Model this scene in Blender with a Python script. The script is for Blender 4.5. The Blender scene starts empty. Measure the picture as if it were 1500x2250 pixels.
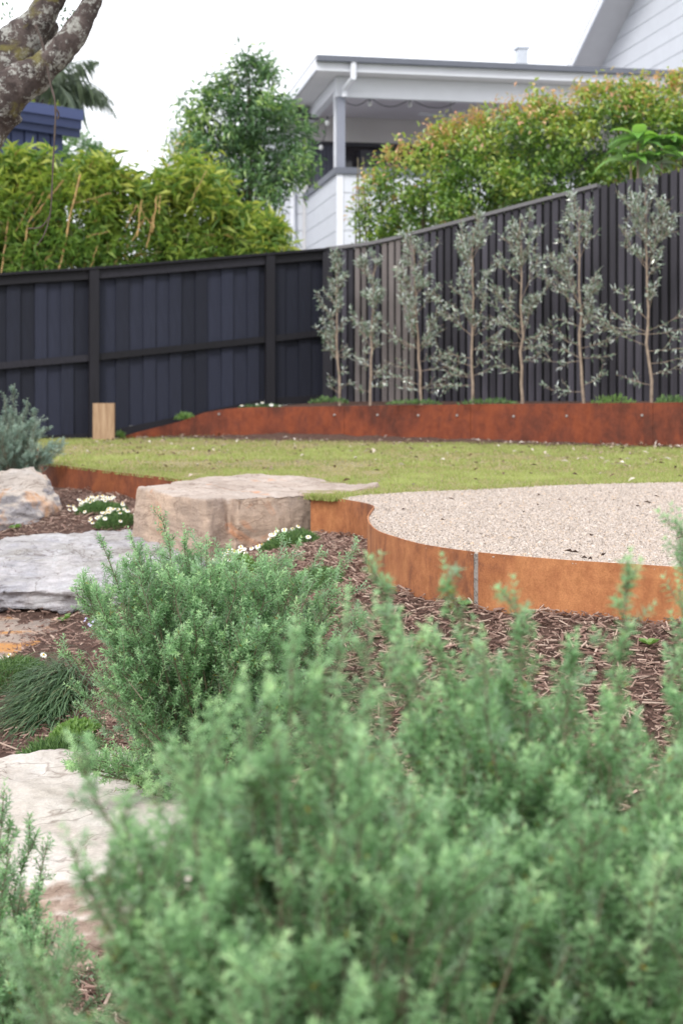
import bpy, bmesh, math, random
import numpy as np
from mathutils import Vector

SC = bpy.context.scene
COL = SC.collection
F, ZC, YH = 3125.0, 0.6, 850.0          # photo focal length in photo pixels, eye height, horizon row

# ------------------------------------------------------------------ camera
cam = bpy.data.cameras.new("camera")
cam.lens = 50.0; cam.sensor_width = 36.0; cam.sensor_fit = 'AUTO'
cam.shift_y = -(1125.0 - YH) / 2250.0
cam.clip_start = 0.05; cam.clip_end = 1000.0
cam.dof.use_dof = True; cam.dof.focus_distance = 4.6; cam.dof.aperture_fstop = 4.3
cam.dof.aperture_blades = 9
camo = bpy.data.objects.new("camera", cam); COL.objects.link(camo)
camo.location = (0, 0, ZC); camo.rotation_euler = (math.radians(90), 0, 0)
SC.camera = camo

# ------------------------------------------------------------------ sky, sun, exposure
SUN_EL, SUN_AZ = math.radians(40), math.radians(200)   # azimuth from +Y, clockwise
w = bpy.data.worlds.new("World"); SC.world = w; w.use_nodes = True
nt = w.node_tree; nt.nodes.clear()
out = nt.nodes.new('ShaderNodeOutputWorld'); bg = nt.nodes.new('ShaderNodeBackground')
sky = nt.nodes.new('ShaderNodeTexSky'); sky.sky_type = 'NISHITA'; sky.sun_disc = False
sky.sun_elevation = SUN_EL; sky.sun_rotation = SUN_AZ; sky.air_density = 1.0; sky.dust_density = 3.0
tc = nt.nodes.new('ShaderNodeTexCoord'); nz = nt.nodes.new('ShaderNodeTexNoise')
nz.inputs['Scale'].default_value = 2.2; nz.inputs['Detail'].default_value = 4
cr = nt.nodes.new('ShaderNodeValToRGB')
cr.color_ramp.elements[0].color = (8.6, 8.8, 9.3, 1); cr.color_ramp.elements[1].color = (10.0, 10.1, 10.4, 1)
mx = nt.nodes.new('ShaderNodeMix'); mx.data_type = 'RGBA'; mx.inputs[0].default_value = 0.9
nt.links.new(tc.outputs['Generated'], nz.inputs['Vector']); nt.links.new(nz.outputs[0], cr.inputs[0])
nt.links.new(sky.outputs[0], mx.inputs[6]); nt.links.new(cr.outputs[0], mx.inputs[7])
nt.links.new(mx.outputs[2], bg.inputs[0]); bg.inputs[1].default_value = 0.105
nt.links.new(bg.outputs[0], out.inputs[0])
sl = bpy.data.lights.new("sun", 'SUN'); sl.energy = 1.25; sl.angle = math.radians(14); sl.color = (1.0, 0.965, 0.91)
so = bpy.data.objects.new("sun", sl); COL.objects.link(so)
d = Vector((math.sin(SUN_AZ) * math.cos(SUN_EL), math.cos(SUN_AZ) * math.cos(SUN_EL), math.sin(SUN_EL)))
so.rotation_euler = d.to_track_quat('Z', 'Y').to_euler(); so.location = (0, -5, 20)
SC.view_settings.view_transform = 'Standard'; SC.view_settings.look = 'None'
SC.view_settings.gamma = 1.0; SC.view_settings.exposure = 0.87
SC.view_settings.use_curve_mapping = False
SC.render.engine = 'CYCLES'
SC.cycles.use_denoising = True
try: SC.cycles.denoiser = 'OPENIMAGEDENOISE'
except Exception: pass
SC.cycles.max_bounces = 8; SC.cycles.transparent_max_bounces = 6

# ------------------------------------------------------------------ helpers
def P(px, py, Y): return np.array(((px - 750) / F * Y, Y, ZC - (py - YH) / F * Y))
def Pz(px, py, z):
    Y = F * (ZC - z) / (py - YH); return np.array(((px - 750) / F * Y, Y, z))
def unit(v): return v / np.maximum(np.linalg.norm(v, axis=-1, keepdims=True), 1e-9)

def _hash(ix, iy, iz, seed):
    h = (ix.astype(np.int64) * 374761393 + iy.astype(np.int64) * 668265263 + iz.astype(np.int64) * 1274126177 + seed * 974711) & 0xFFFFFFFF
    h = ((h ^ (h >> 13)) * 1274126177) & 0xFFFFFFFF
    h = h ^ (h >> 16)
    return (h & 0xFFFFFF) / float(0xFFFFFF)
def vnoise(p, seed=0):
    i = np.floor(p); f = p - i; f = f * f * (3 - 2 * f); i = i.astype(np.int64)
    r = 0
    for dx in (0, 1):
        for dy in (0, 1):
            for dz in (0, 1):
                wt = (f[:, 0] if dx else 1 - f[:, 0]) * (f[:, 1] if dy else 1 - f[:, 1]) * (f[:, 2] if dz else 1 - f[:, 2])
                r = r + wt * _hash(i[:, 0] + dx, i[:, 1] + dy, i[:, 2] + dz, seed)
    return r * 2 - 1
def fbm(p, seed=0, octv=4):
    a, r = 1.0, 0
    for k in range(octv):
        r = r + a * vnoise(p * 2 ** k + 17.3 * k, seed + k); a *= 0.5
    return r

class Acc:
    """collects triangles for ONE mesh"""
    def __init__(s): s.V = []; s.T = []; s.C = []; s.n = 0
    def add(s, V, T, tint=0.5):
        V = np.asarray(V, float).reshape(-1, 3); T = np.asarray(T, np.int64).reshape(-1, 3)
        s.V.append(V); s.T.append(T + s.n); s.n += len(V)
        s.C.append(np.full(len(V), tint, float) if np.isscalar(tint) else np.asarray(tint, float))
    def tube(s, pts, rad, sides=6, tint=0.5, caps=True):
        pts = np.asarray(pts, float); n = len(pts)
        rad = np.full(n, rad, float) if np.isscalar(rad) else np.asarray(rad, float)
        t = unit(np.gradient(pts, axis=0)); ref = np.array((0.0, 0, 1)) if abs(t[0][2]) < 0.9 else np.array((1.0, 0, 0))
        a = unit(np.cross(t, ref)); b = np.cross(t, a)
        ang = np.linspace(0, 2 * np.pi, sides, endpoint=False)
        ring = pts[:, None, :] + rad[:, None, None] * (np.cos(ang)[None, :, None] * a[:, None, :] + np.sin(ang)[None, :, None] * b[:, None, :])
        V = ring.reshape(-1, 3); T = []
        for i in range(n - 1):
            for k in range(sides):
                p0 = i * sides + k; p1 = i * sides + (k + 1) % sides
                T += [(p0, p1, p0 + sides), (p1, p1 + sides, p0 + sides)]
        if caps:
            for k in range(1, sides - 1):
                T.append((0, k + 1, k)); e = (n - 1) * sides; T.append((e, e + k, e + k + 1))
        s.add(V, T, tint)
    def prism(s, poly, ext, tint=0.5):
        A = np.asarray(poly, float); n = len(A); B = A + np.asarray(ext, float); T = []
        for k in range(1, n - 1): T += [(0, k, k + 1), (n, n + k + 1, n + k)]
        for k in range(n):
            j = (k + 1) % n; T += [(k, n + k, j), (j, n + k, n + j)]
        s.add(np.vstack((A, B)), T, tint)
    def obox(s, c, u, v, wv, tint=0.5):
        """box from centre and three half-axis vectors"""
        c, u, v, wv = [np.asarray(q, float) for q in (c, u, v, wv)]
        s.prism([c - u - v - wv, c + u - v - wv, c + u + v - wv, c - u + v - wv], 2 * wv, tint)
    def mesh(s, name, mat, origin=(0, 0, 0), smooth=False, fix=False):
        V = np.vstack(s.V) - np.asarray(origin, float); T = np.vstack(s.T); C = np.concatenate(s.C)
        return np_mesh(name, V, T, mat, C, smooth, fix)

def np_mesh(name, V, T, mat, C=None, smooth=False, fix=False):
    me = bpy.data.meshes.new(name)
    me.vertices.add(len(V)); me.vertices.foreach_set('co', np.ascontiguousarray(V, np.float32).ravel())
    me.loops.add(T.size); me.loops.foreach_set('vertex_index', np.ascontiguousarray(T, np.int32).ravel())
    me.polygons.add(len(T)); me.polygons.foreach_set('loop_start', np.arange(0, T.size, 3, dtype=np.int32))
    me.update(calc_edges=True)
    if C is not None:
        at = me.attributes.new('tint', 'FLOAT', 'POINT'); at.data.foreach_set('value', np.ascontiguousarray(C, np.float32))
    if fix:
        bm = bmesh.new(); bm.from_mesh(me); bmesh.ops.recalc_face_normals(bm, faces=bm.faces); bm.to_mesh(me); bm.free()
    me.polygons.foreach_set('use_smooth', np.full(len(T), bool(smooth)))
    if mat: me.materials.append(mat)
    return me

def link(name, me, parent=None, loc=(0, 0, 0), rotz=0.0):
    o = bpy.data.objects.new(name, me); COL.objects.link(o)
    o.location = loc; o.rotation_euler = (0, 0, rotz)
    if parent: o.parent = parent
    return o
def thing(name, label, cat, loc, group=None):
    o = bpy.data.objects.new(name, None); COL.objects.link(o); o.empty_display_size = 0.1
    o.location = tuple(float(q) for q in loc); o['label'] = label; o['category'] = cat
    if group: o['group'] = group
    return o
def tag(o, label=None, cat=None, group=None, kind=None):
    if label: o['label'] = label
    if cat: o['category'] = cat
    if group: o['group'] = group
    if kind: o['kind'] = kind
    return o
def wloc(o):
    v = Vector((0, 0, 0))
    while o: v += o.location; o = o.parent
    return np.array(v)
def part(acc, name, mat, parent, smooth=False, fix=True, label=None, kind=None):
    o = link(name, acc.mesh(name, mat, wloc(parent), smooth, fix), parent)
    return tag(o, label, None, None, kind)
def solo(acc, name, mat, origin, label=None, cat=None, group=None, kind=None, smooth=False, fix=False):
    o = link(name, acc.mesh(name, mat, origin, smooth, fix), None, tuple(origin))
    return tag(o, label, cat, group, kind)

_cube = {}
def cube_mesh(mat):
    if mat.name not in _cube:
        a = Acc(); b = 0.5
        a.obox((0, 0, 0), (b, 0, 0), (0, b, 0), (0, 0, b)); _cube[mat.name] = a.mesh("board", mat, fix=True)
    return _cube[mat.name]
def board(name, parent, c, size, rotz, mat, rotx=0, roty=0, label=None):
    """one board: shared unit mesh, scaled"""
    o = link(name, cube_mesh(mat), parent, tuple(np.asarray(c, float) - (wloc(parent) if parent else 0)), rotz)
    o.rotation_euler = (rotx, roty, rotz); o.scale = tuple(float(q) for q in size)
    if label: o['label'] = label
    return o

# ------------------------------------------------------------------ materials
class NB:
    def __init__(s, name):
        s.m = bpy.data.materials.new(name); s.m.use_nodes = True; s.t = s.m.node_tree; s.t.nodes.clear()
        s.out = s.n('ShaderNodeOutputMaterial'); s.b = s.n('ShaderNodeBsdfPrincipled'); s.l(s.b.outputs[0], s.out.inputs[0])
        s.tc = None
    def n(s, k, **kw):
        x = s.t.nodes.new(k)
        for a, v in kw.items(): setattr(x, a, v)
        return x
    def l(s, a, b): s.t.links.new(a, b)
    def coord(s, kind='Object', scale=(1, 1, 1)):
        if not s.tc: s.tc = s.n('ShaderNodeTexCoord')
        m = s.n('ShaderNodeMapping'); m.inputs['Scale'].default_value = scale; s.l(s.tc.outputs[kind], m.inputs[0]); return m.outputs[0]
    def noise(s, co, scale, detail=4, rough=0.55, dist=0.0):
        x = s.n('ShaderNodeTexNoise'); x.inputs['Scale'].default_value = scale; x.inputs['Detail'].default_value = detail
        x.inputs['Roughness'].default_value = rough; x.inputs['Distortion'].default_value = dist
        if co is not None: s.l(co, x.inputs['Vector'])
        return x.outputs[0]
    def ramp(s, fac, stops, interp='LINEAR'):
        x = s.n('ShaderNodeValToRGB'); r = x.color_ramp; r.interpolation = interp
        while len(r.elements) < len(stops): r.elements.new(0.5)
        for e, (p, c) in zip(r.elements, stops): e.position = p; e.color = (*c, 1) if len(c) == 3 else c
        s.l(fac, x.inputs[0]); return x.outputs[0]
    def mix(s, fac, a, b, mode='MIX'):
        x = s.n('ShaderNodeMix'); x.data_type = 'RGBA'; x.blend_type = mode; x.clamp_factor = True
        for i, q in ((0, fac), (6, a), (7, b)):
            if isinstance(q, (int, float)): x.inputs[i].default_value = q
            elif isinstance(q, tuple): x.inputs[i].default_value = (*q, 1)
            else: s.l(q, x.inputs[i])
        return x.outputs[2]
    def math(s, op, a, b=None):
        x = s.n('ShaderNodeMath'); x.operation = op
        for i, q in ((0, a), (1, b)):
            if q is None: continue
            if isinstance(q, (int, float)): x.inputs[i].default_value = q
            else: s.l(q, x.inputs[i])
        return x.outputs[0]
    def attr(s, name='tint'):
        x = s.n('ShaderNodeAttribute'); x.attribute_name = name; return x.outputs['Fac']
    def rnd(s): return s.n('ShaderNodeObjectInfo').outputs['Random']
    def color(s, c):
        if isinstance(c, tuple): s.b.inputs['Base Color'].default_value = (*c, 1)
        else: s.l(c, s.b.inputs['Base Color'])
    def rough(s, r, spec=0.5):
        s.b.inputs['Roughness'].default_value = r; s.b.inputs['Specular IOR Level'].default_value = spec
    def bump(s, h, strength=0.3, dist=0.01):
        x = s.n('ShaderNodeBump'); x.inputs['Strength'].default_value = strength; x.inputs['Distance'].default_value = dist
        s.l(h, x.inputs['Height']); s.l(x.outputs[0], s.b.inputs['Normal'])

def leaf_mat(name, stops, back=None, rough=0.5, spec=0.4, trans=0.25, transcol=None):
    b = NB(name); col = b.ramp(b.attr(), stops)
    if back:
        g = b.n('ShaderNodeNewGeometry'); col2 = b.mix(g.outputs['Backfacing'], col, back)
    else: col2 = col
    b.color(col2); b.rough(rough, spec)
    if trans > 0:
        tr = b.n('ShaderNodeBsdfTranslucent'); b.l(b.mix(1.0, col, transcol or (1.6, 1.7, 0.9), 'MULTIPLY'), tr.inputs[0])
        ms = b.n('ShaderNodeMixShader'); ms.inputs[0].default_value = trans
        b.l(b.b.outputs[0], ms.inputs[1]); b.l(tr.outputs[0], ms.inputs[2]); b.l(ms.outputs[0], b.out.inputs[0])
    return b.m

def plain(name, c, rough=0.6, spec=0.4, var=0.08, scale=6.0, metal=0.0):
    b = NB(name); n = b.noise(b.coord(), scale, 5)
    lo = tuple(x * (1 - var) for x in c); hi = tuple(min(1, x * (1 + var)) for x in c)
    b.color(b.ramp(n, [(0.3, lo), (0.7, hi)])); b.rough(rough, spec); b.b.inputs['Metallic'].default_value = metal
    return b.m

def corten(name, dark, mid, light, sc=1.0):
    b = NB(name)
    big = b.noise(b.coord(scale=(1.4 * sc, 1.4 * sc, 0.9 * sc)), 1.6, 5, 0.6)
    streak = b.noise(b.coord(scale=(20 * sc, 20 * sc, 3.0 * sc)), 1.6, 4, 0.6)
    fine = b.noise(b.coord(), 190 * sc, 3, 0.7)
    blot = b.noise(b.coord(scale=(7 * sc, 7 * sc, 5 * sc)), 1.7, 6, 0.7, 0.5)
    m = b.math('ADD', b.math('MULTIPLY', big, 0.5), b.math('ADD', b.math('MULTIPLY', streak, 0.10), b.math('MULTIPLY', blot, 0.40)))
    c = b.ramp(m, [(0.41, dark), (0.49, mid), (0.58, light)])
    spot = b.noise(b.coord(scale=(1, 1, .8)), 16 * sc, 5, 0.75, 0.3)
    c = b.mix(0.42, c, b.ramp(spot, [(0.36, (0.62, 0.55, 0.52)), (0.5, (1, 1, 1)), (0.66, (1.25, 1.3, 1.35))]), 'MULTIPLY')
    c = b.mix(0.55, c, b.ramp(fine, [(0.3, (0.55, 0.5, 0.5)), (0.7, (1.25, 1.25, 1.25))]), 'MULTIPLY')
    b.color(c); b.rough(0.78, 0.25); b.bump(fine, 0.25, 0.002)
    return b.m

def stone(name, c0, c1, c2, stain=None, stain_at=0.6, strata=(3, 3, 22), pale=None, side=None, bump=0.5):
    b = NB(name)
    n1 = b.noise(b.coord(), 3.2, 7, 0.6, 0.4)
    n2 = b.noise(b.coord(scale=strata), 1.6, 6, 0.65, 0.7)
    fine = b.noise(b.coord(), 95, 5, 0.75)
    c = b.ramp(n1, [(0.3, c0), (0.5, c1), (0.7, c2)])
    c = b.mix(0.55, c, b.ramp(n2, [(0.35, (0.7, 0.68, 0.66)), (0.55, (1, 1, 1)), (0.75, (1.12, 1.12, 1.13))]), 'MULTIPLY')
    if side:   # rough broken faces (steep) differ in colour from the weathered flat top: the stone's own colour
        at = b.attr(); c = b.mix(at, c, b.mix(1.0, b.ramp(n2, [(0.3, tuple(q * 0.7 for q in side)), (0.7, tuple(min(1, q * 1.2) for q in side))]), b.ramp(n1, [(0.3, (0.8, 0.8, 0.85)), (0.7, (1.15, 1.1, 1.05))]), 'MULTIPLY'))
    if stain:
        n3 = b.noise(b.coord(scale=(1, 1, 1.2)), 3.6, 5, 0.55, 1.1)
        c = b.mix(b.ramp(n3, [(stain_at - 0.06, (0, 0, 0)), (stain_at + 0.06, (1, 1, 1))]), c, stain)
    if pale:
        n4 = b.noise(b.coord(scale=(1, 1, 0.6)), 5.0, 6, 0.6, 0.8)
        c = b.mix(b.ramp(n4, [(0.56, (0, 0, 0)), (0.68, (0.8, 0.8, 0.8))]), c, pale)
    ck = b.noise(b.coord(scale=(1, 1, 2.2)), 2.6, 4, 0.6, 0.8); ln_ = b.math('ABSOLUTE', b.math('SUBTRACT', ck, 0.5)); gap = b.ramp(ln_, [(0.0, (0.45, 0.40, 0.37)), (0.010, (1, 1, 1))])
    c = b.mix(0.75, c, gap, 'MULTIPLY')
    mid = b.noise(b.coord(), 26, 6, 0.75, 0.3)
    c = b.mix(0.6, c, b.ramp(mid, [(0.32, (0.74, 0.71, 0.69)), (0.5, (1, 1, 1)), (0.7, (1.14, 1.13, 1.12))]), 'MULTIPLY')
    c = b.mix(0.5, c, b.ramp(fine, [(0.3, (0.72, 0.7, 0.7)), (0.7, (1.2, 1.2, 1.2))]), 'MULTIPLY')
    b.color(c); b.rough(0.9, 0.2)
    b.bump(b.math('ADD', fine, b.math('MULTIPLY', n2, 1.6)), bump, 0.012)
    return b.m

M = {}
M['westringia'] = leaf_mat('coastal_rosemary_leaf', [(0.0, (0.36, 0.26, 0.03)), (0.06, (0.20, 0.19, 0.04)), (0.12, (0.065, 0.125, 0.05)), (0.3, (0.12, 0.23, 0.10)), (0.52, (0.215, 0.37, 0.185)), (0.8, (0.34, 0.51, 0.28)), (1.0, (0.48, 0.64, 0.36))], back=(0.42, 0.54, 0.42), rough=0.5, spec=0.45, trans=0.38, transcol=(1.25, 1.5, 1.0))
M['westringia_grey'] = leaf_mat('grey_shrub_leaf', [(0.0, (0.08, 0.13, 0.10)), (0.5, (0.17, 0.25, 0.21)), (1.0, (0.31, 0.40, 0.34))], back=(0.36, 0.43, 0.39), rough=0.55, trans=0.15)
M['stem'] = plain('shrub_stem_bark', (0.17, 0.145, 0.10), 0.8, 0.2, 0.3, 40)
M['olive_leaf'] = leaf_mat('olive_leaf', [(0.0, (0.055, 0.09, 0.05)), (0.5, (0.135, 0.20, 0.125)), (0.8, (0.32, 0.40, 0.31)), (1.0, (0.46, 0.52, 0.47))], back=(0.62, 0.68, 0.68), rough=0.2, spec=1.0, trans=0.08)  # palest stops and back: silver leaf, plus sky glints put into the colour
M['olive_bark'] = plain('olive_bark', (0.27, 0.21, 0.165), 0.8, 0.2, 0.3, 14)
M['dark_leaf'] = leaf_mat('dark_green_leaf', [(0.0, (0.04, 0.085, 0.045)), (0.45, (0.10, 0.195, 0.09)), (0.8, (0.22, 0.36, 0.15)), (1.0, (0.38, 0.50, 0.18))], rough=0.34, spec=0.7, trans=0.28)
M['bamboo_leaf'] = leaf_mat('bamboo_leaf', [(0.0, (0.28, 0.20, 0.07)), (0.1, (0.06, 0.125, 0.035)), (0.45, (0.135, 0.24, 0.05)), (0.75, (0.28, 0.36, 0.065)), (1.0, (0.46, 0.48, 0.11))], rough=0.42, spec=0.5, trans=0.33)
M['hedge_leaf'] = leaf_mat('lilly_pilly_leaf', [(0.0, (0.03, 0.075, 0.022)), (0.3, (0.085, 0.175, 0.038)), (0.55, (0.19, 0.31, 0.055)), (0.74, (0.34, 0.41, 0.085)), (0.86, (0.55, 0.36, 0.17)), (1.0, (0.60, 0.30, 0.22))], rough=0.34, spec=0.7, trans=0.3)
M['palm_leaf'] = leaf_mat('palm_leaflet', [(0.0, (0.07, 0.10, 0.075)), (1.0, (0.17, 0.22, 0.14))], rough=0.45, trans=0.15)
M['tobacco_leaf'] = leaf_mat('broad_leaf', [(0.0, (0.09, 0.20, 0.06)), (0.6, (0.19, 0.40, 0.08)), (1.0, (0.30, 0.52, 0.12))], back=(0.34, 0.42, 0.30), rough=0.4, trans=0.3)
M['mat_green'] = leaf_mat('ground_cover_leaf', [(0.0, (0.045, 0.095, 0.035)), (0.5, (0.11, 0.205, 0.075)), (1.0, (0.22, 0.33, 0.12))], rough=0.5, trans=0.2)
M['bright_green'] = leaf_mat('weed_leaf', [(0.0, (0.10, 0.20, 0.055)), (1.0, (0.24, 0.37, 0.12))], rough=0.45, trans=0.3)
M['tuft'] = leaf_mat('tuft_grass_blade', [(0.0, (0.30, 0.24, 0.14)), (0.08, (0.16, 0.14, 0.07)), (0.15, (0.04, 0.085, 0.038)), (0.6, (0.075, 0.145, 0.062)), (1.0, (0.15, 0.23, 0.10))], rough=0.45, trans=0.15)
M['grass'] = leaf_mat('lawn_blade', [(0.0, (0.46, 0.38, 0.24)), (0.24, (0.36, 0.31, 0.16)), (0.4, (0.20, 0.24, 0.075)), (0.7, (0.28, 0.335, 0.105)), (1.0, (0.38, 0.41, 0.17))], rough=0.55, spec=0.3, trans=0.3)
M['petal'] = plain('white_petal', (0.80, 0.80, 0.76), 0.6, 0.3, 0.04, 30)
M['lilac'] = plain('lilac_petal', (0.55, 0.52, 0.75), 0.6, 0.3, 0.1, 30)
M['flower_eye'] = plain('yellow_flower_eye', (0.6, 0.42, 0.04), 0.7, 0.2, 0.1, 30)
M['cane'] = plain('bamboo_cane', (0.44, 0.27, 0.11), 0.5, 0.4, 0.3, 9)
M['twig_dark'] = plain('dead_twig', (0.09, 0.07, 0.062), 0.85, 0.2, 0.3, 20)

def bark_mat():
    b = NB('lichen_bark'); co = b.coord()
    base = b.ramp(b.noise(co, 9, 8, 0.65, 0.6), [(0.32, (0.035, 0.028, 0.027)), (0.5, (0.085, 0.066, 0.062)), (0.72, (0.16, 0.13, 0.12))])
    lich = b.ramp(b.math('ADD', b.math('MULTIPLY', b.noise(co, 11, 3, 0.5), 0.45), b.math('MULTIPLY', b.noise(co, 42, 5, 0.7, 0.5), 0.55)), [(0.505, (0, 0, 0)), (0.57, (1, 1, 1))])
    c = b.mix(b.math('MULTIPLY', lich, 0.85), base, b.ramp(b.noise(co, 60, 4), [(0.35, (0.30, 0.30, 0.275)), (0.65, (0.46, 0.46, 0.43))]))
    moss = b.ramp(b.noise(co, 4.6, 4, 0.6, 0.5), [(0.58, (0, 0, 0)), (0.68, (0.8, 0.8, 0.8))])
    c = b.mix(moss, c, (0.17, 0.15, 0.05))
    b.color(c); b.rough(0.9, 0.2); b.bump(b.noise(co, 38, 6, 0.7), 0.8, 0.02); return b.m
M['bark'] = bark_mat()

def fence_mat(name, c, var=0.5, rough=0.62):
    b = NB(name); r = b.rnd()
    grain = b.noise(b.coord('Generated', (9, 9, 1.3)), 5.0, 5, 0.65, 0.4)
    blot = b.noise(b.coord('Generated', (1, 1, 2.5)), 2.2, 4)
    v = b.math('ADD', b.math('MULTIPLY', r, 0.36), b.math('ADD', b.math('MULTIPLY', grain, 0.36), b.math('MULTIPLY', blot, 0.28)))
    b.color(b.ramp(v, [(0.22, tuple(x * (1 - var) for x in c)), (0.5, c), (0.72, tuple(x * (1 + 1.5 * var) for x in c))]))
    b.rough(rough, 0.25); b.bump(grain, 0.25, 0.004); return b.m
M['fence_blue'] = fence_mat('charcoal_blue_paint', (0.0130, 0.0150, 0.0268))
M['fence_rail'] = fence_mat('charcoal_rail_paint', (0.0125, 0.012, 0.0165))
M['fence_brown'] = fence_mat('charcoal_brown_paint', (0.044, 0.041, 0.052))
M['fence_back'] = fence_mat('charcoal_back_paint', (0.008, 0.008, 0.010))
M['fence_pale'] = fence_mat('pale_grey_timber', (0.15, 0.132, 0.13), 0.3, 0.8)
M['fence_cap'] = fence_mat('weathered_capping', (0.17, 0.165, 0.175), 0.25)
M['navy'] = fence_mat('navy_paint', (0.034, 0.046, 0.105), 0.2, 0.5)
M['navy_light'] = fence_mat('navy_roof_metal', (0.065, 0.085, 0.19), 0.12, 0.45)

M['white'] = plain('white_paint', (0.585, 0.61, 0.665), 0.55, 0.4, 0.03, 3)
M['white_trim'] = plain('white_trim_paint', (0.70, 0.72, 0.78), 0.45, 0.4, 0.03, 3)
M['soffit'] = plain('soffit_paint', (0.62, 0.62, 0.64), 0.7, 0.3, 0.03, 3)
M['gutter'] = plain('dark_gutter', (0.11, 0.12, 0.15), 0.4, 0.5, 0.06, 3)
M['post_grey'] = plain('grey_post_paint', (0.22, 0.235, 0.29), 0.5, 0.4, 0.05, 3)
M['room_wall'] = plain('room_wall_paint', (0.78, 0.75, 0.77), 0.7, 0.3, 0.03, 2)
M['ceiling'] = plain('ceiling_paint', (0.68, 0.66, 0.71), 0.7, 0.3, 0.03, 2)
M['roof_metal'] = plain('grey_roof_metal', (0.20, 0.20, 0.215), 0.4, 0.5, 0.06, 3)
M['galv'] = plain('galvanised_steel', (0.52, 0.55, 0.60), 0.35, 0.5, 0.12, 9, 0.7)
M['curtain'] = plain('blue_grey_blind', (0.11, 0.115, 0.155), 0.8, 0.2, 0.1, 6)
M['frame_dark'] = plain('dark_frame', (0.035, 0.035, 0.05), 0.4, 0.5, 0.1, 6)
def glass():
    b = NB('window_glass'); b.color(b.ramp(b.noise(b.coord(), 0.8, 2), [(0.4, (0.018, 0.017, 0.026)), (0.6, (0.035, 0.03, 0.035))])); b.rough(0.08, 0.5); return b.m
M['glass'] = glass()
M['bolt'] = plain('dull_bolt_steel', (0.36, 0.34, 0.32), 0.55, 0.4, 0.2, 40, 0.3)
M['bulb'] = plain('opal_bulb', (0.85, 0.86, 0.88), 0.2, 0.5, 0.02, 9)
M['corten_front'] = corten('rusted_steel_orange', (0.21, 0.085, 0.046), (0.345, 0.135, 0.058), (0.45, 0.195, 0.082))
M['corten_back'] = corten('rusted_steel_red', (0.095, 0.032, 0.021), (0.155, 0.043, 0.024), (0.225, 0.058, 0.025), 0.7)
M['corten_left'] = corten('rusted_steel_brown', (0.14, 0.045, 0.026), (0.24, 0.075, 0.034), (0.33, 0.105, 0.04), 0.8)
M['st_sand'] = stone('pink_sandstone', (0.38, 0.31, 0.265), (0.46, 0.385, 0.335), (0.52, 0.455, 0.41), stain=(0.52, 0.28, 0.17), stain_at=0.66, strata=(2, 2, 14), side=(0.47, 0.37, 0.295), bump=0.6)
M['st_grey'] = stone('grey_quartzite', (0.38, 0.36, 0.335), (0.45, 0.43, 0.415), (0.52, 0.505, 0.495), pale=(0.62, 0.62, 0.64), strata=(3.0, 3.0, 30), side=(0.56, 0.56, 0.59), bump=1.0)
M['st_orange'] = stone('ochre_sandstone', (0.24, 0.20, 0.175), (0.36, 0.29, 0.245), (0.44, 0.36, 0.30), stain=(0.46, 0.23, 0.085), stain_at=0.53, strata=(2, 2, 10), bump=0.45)
M['st_white'] = stone('cream_sandstone', (0.55, 0.495, 0.44), (0.63, 0.575, 0.525), (0.68, 0.64, 0.605), strata=(2.0, 2.0, 18), side=(0.40, 0.315, 0.26), bump=0.55)
M['st_boulder'] = stone('bluish_boulder', (0.46, 0.39, 0.34), (0.56, 0.49, 0.43), (0.63, 0.58, 0.54), stain=(0.56, 0.33, 0.19), stain_at=0.59, strata=(5, 5, 16), side=(0.36, 0.355, 0.375), bump=0.6)

def soil(name, a, c, sc=30):
    b = NB(name); n = b.noise(b.coord(), sc, 8, 0.75); n2 = b.noise(b.coord(), sc * 5, 4, 0.7)
    b.color(b.mix(0.5, b.ramp(n, [(0.35, a), (0.65, c)]), b.ramp(n2, [(0.3, (0.5, 0.5, 0.5)), (0.7, (1.4, 1.35, 1.3))]), 'MULTIPLY')); b.rough(0.95, 0.15); b.bump(b.math('ADD', n, n2), 0.9, 0.02); return b.m
M['soil'] = soil('mulch_soil', (0.075, 0.045, 0.037), (0.20, 0.125, 0.10))
M['lawn'] = soil('lawn_thatch', (0.21, 0.20, 0.09), (0.34, 0.29, 0.18), 3.5)
M['gravel'] = soil('gravel_bed', (0.35, 0.295, 0.25), (0.46, 0.40, 0.35), 160)
M['ground'] = soil('dry_ground', (0.06, 0.07, 0.03), (0.11, 0.11, 0.05), 2)
M['bounce_yard'] = soil('pale_bounce_yard', (0.46, 0.45, 0.43), (0.56, 0.55, 0.53), 2)  # unseen yard surface, added pale to bounce light up onto the house
def tinted(name, stops, rough=0.85):
    b = NB(name); n = b.noise(b.coord(), 70, 4, 0.7)
    b.color(b.mix(0.5, b.ramp(b.attr(), stops), b.ramp(n, [(0.3, (0.65, 0.63, 0.62)), (0.7, (1.25, 1.25, 1.25))]), 'MULTIPLY')); b.rough(rough, 0.25); return b.m
M['chips'] = tinted('bark_chips', [(0.0, (0.08, 0.045, 0.037)), (0.3, (0.20, 0.12, 0.097)), (0.65, (0.345, 0.235, 0.19)), (1.0, (0.56, 0.44, 0.36))])
M['pebbles'] = tinted('gravel_stones', [(0.0, (0.25, 0.205, 0.18)), (0.08, (0.40, 0.34, 0.295)), (0.6, (0.50, 0.43, 0.38)), (0.85, (0.57, 0.51, 0.465)), (0.95, (0.52, 0.38, 0.26)), (1.0, (0.64, 0.60, 0.56))])
M['litter'] = tinted('fallen_leaf', [(0.0, (0.05, 0.03, 0.022)), (0.4, (0.20, 0.13, 0.09)), (0.7, (0.42, 0.33, 0.26)), (1.0, (0.66, 0.60, 0.54))])
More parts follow.
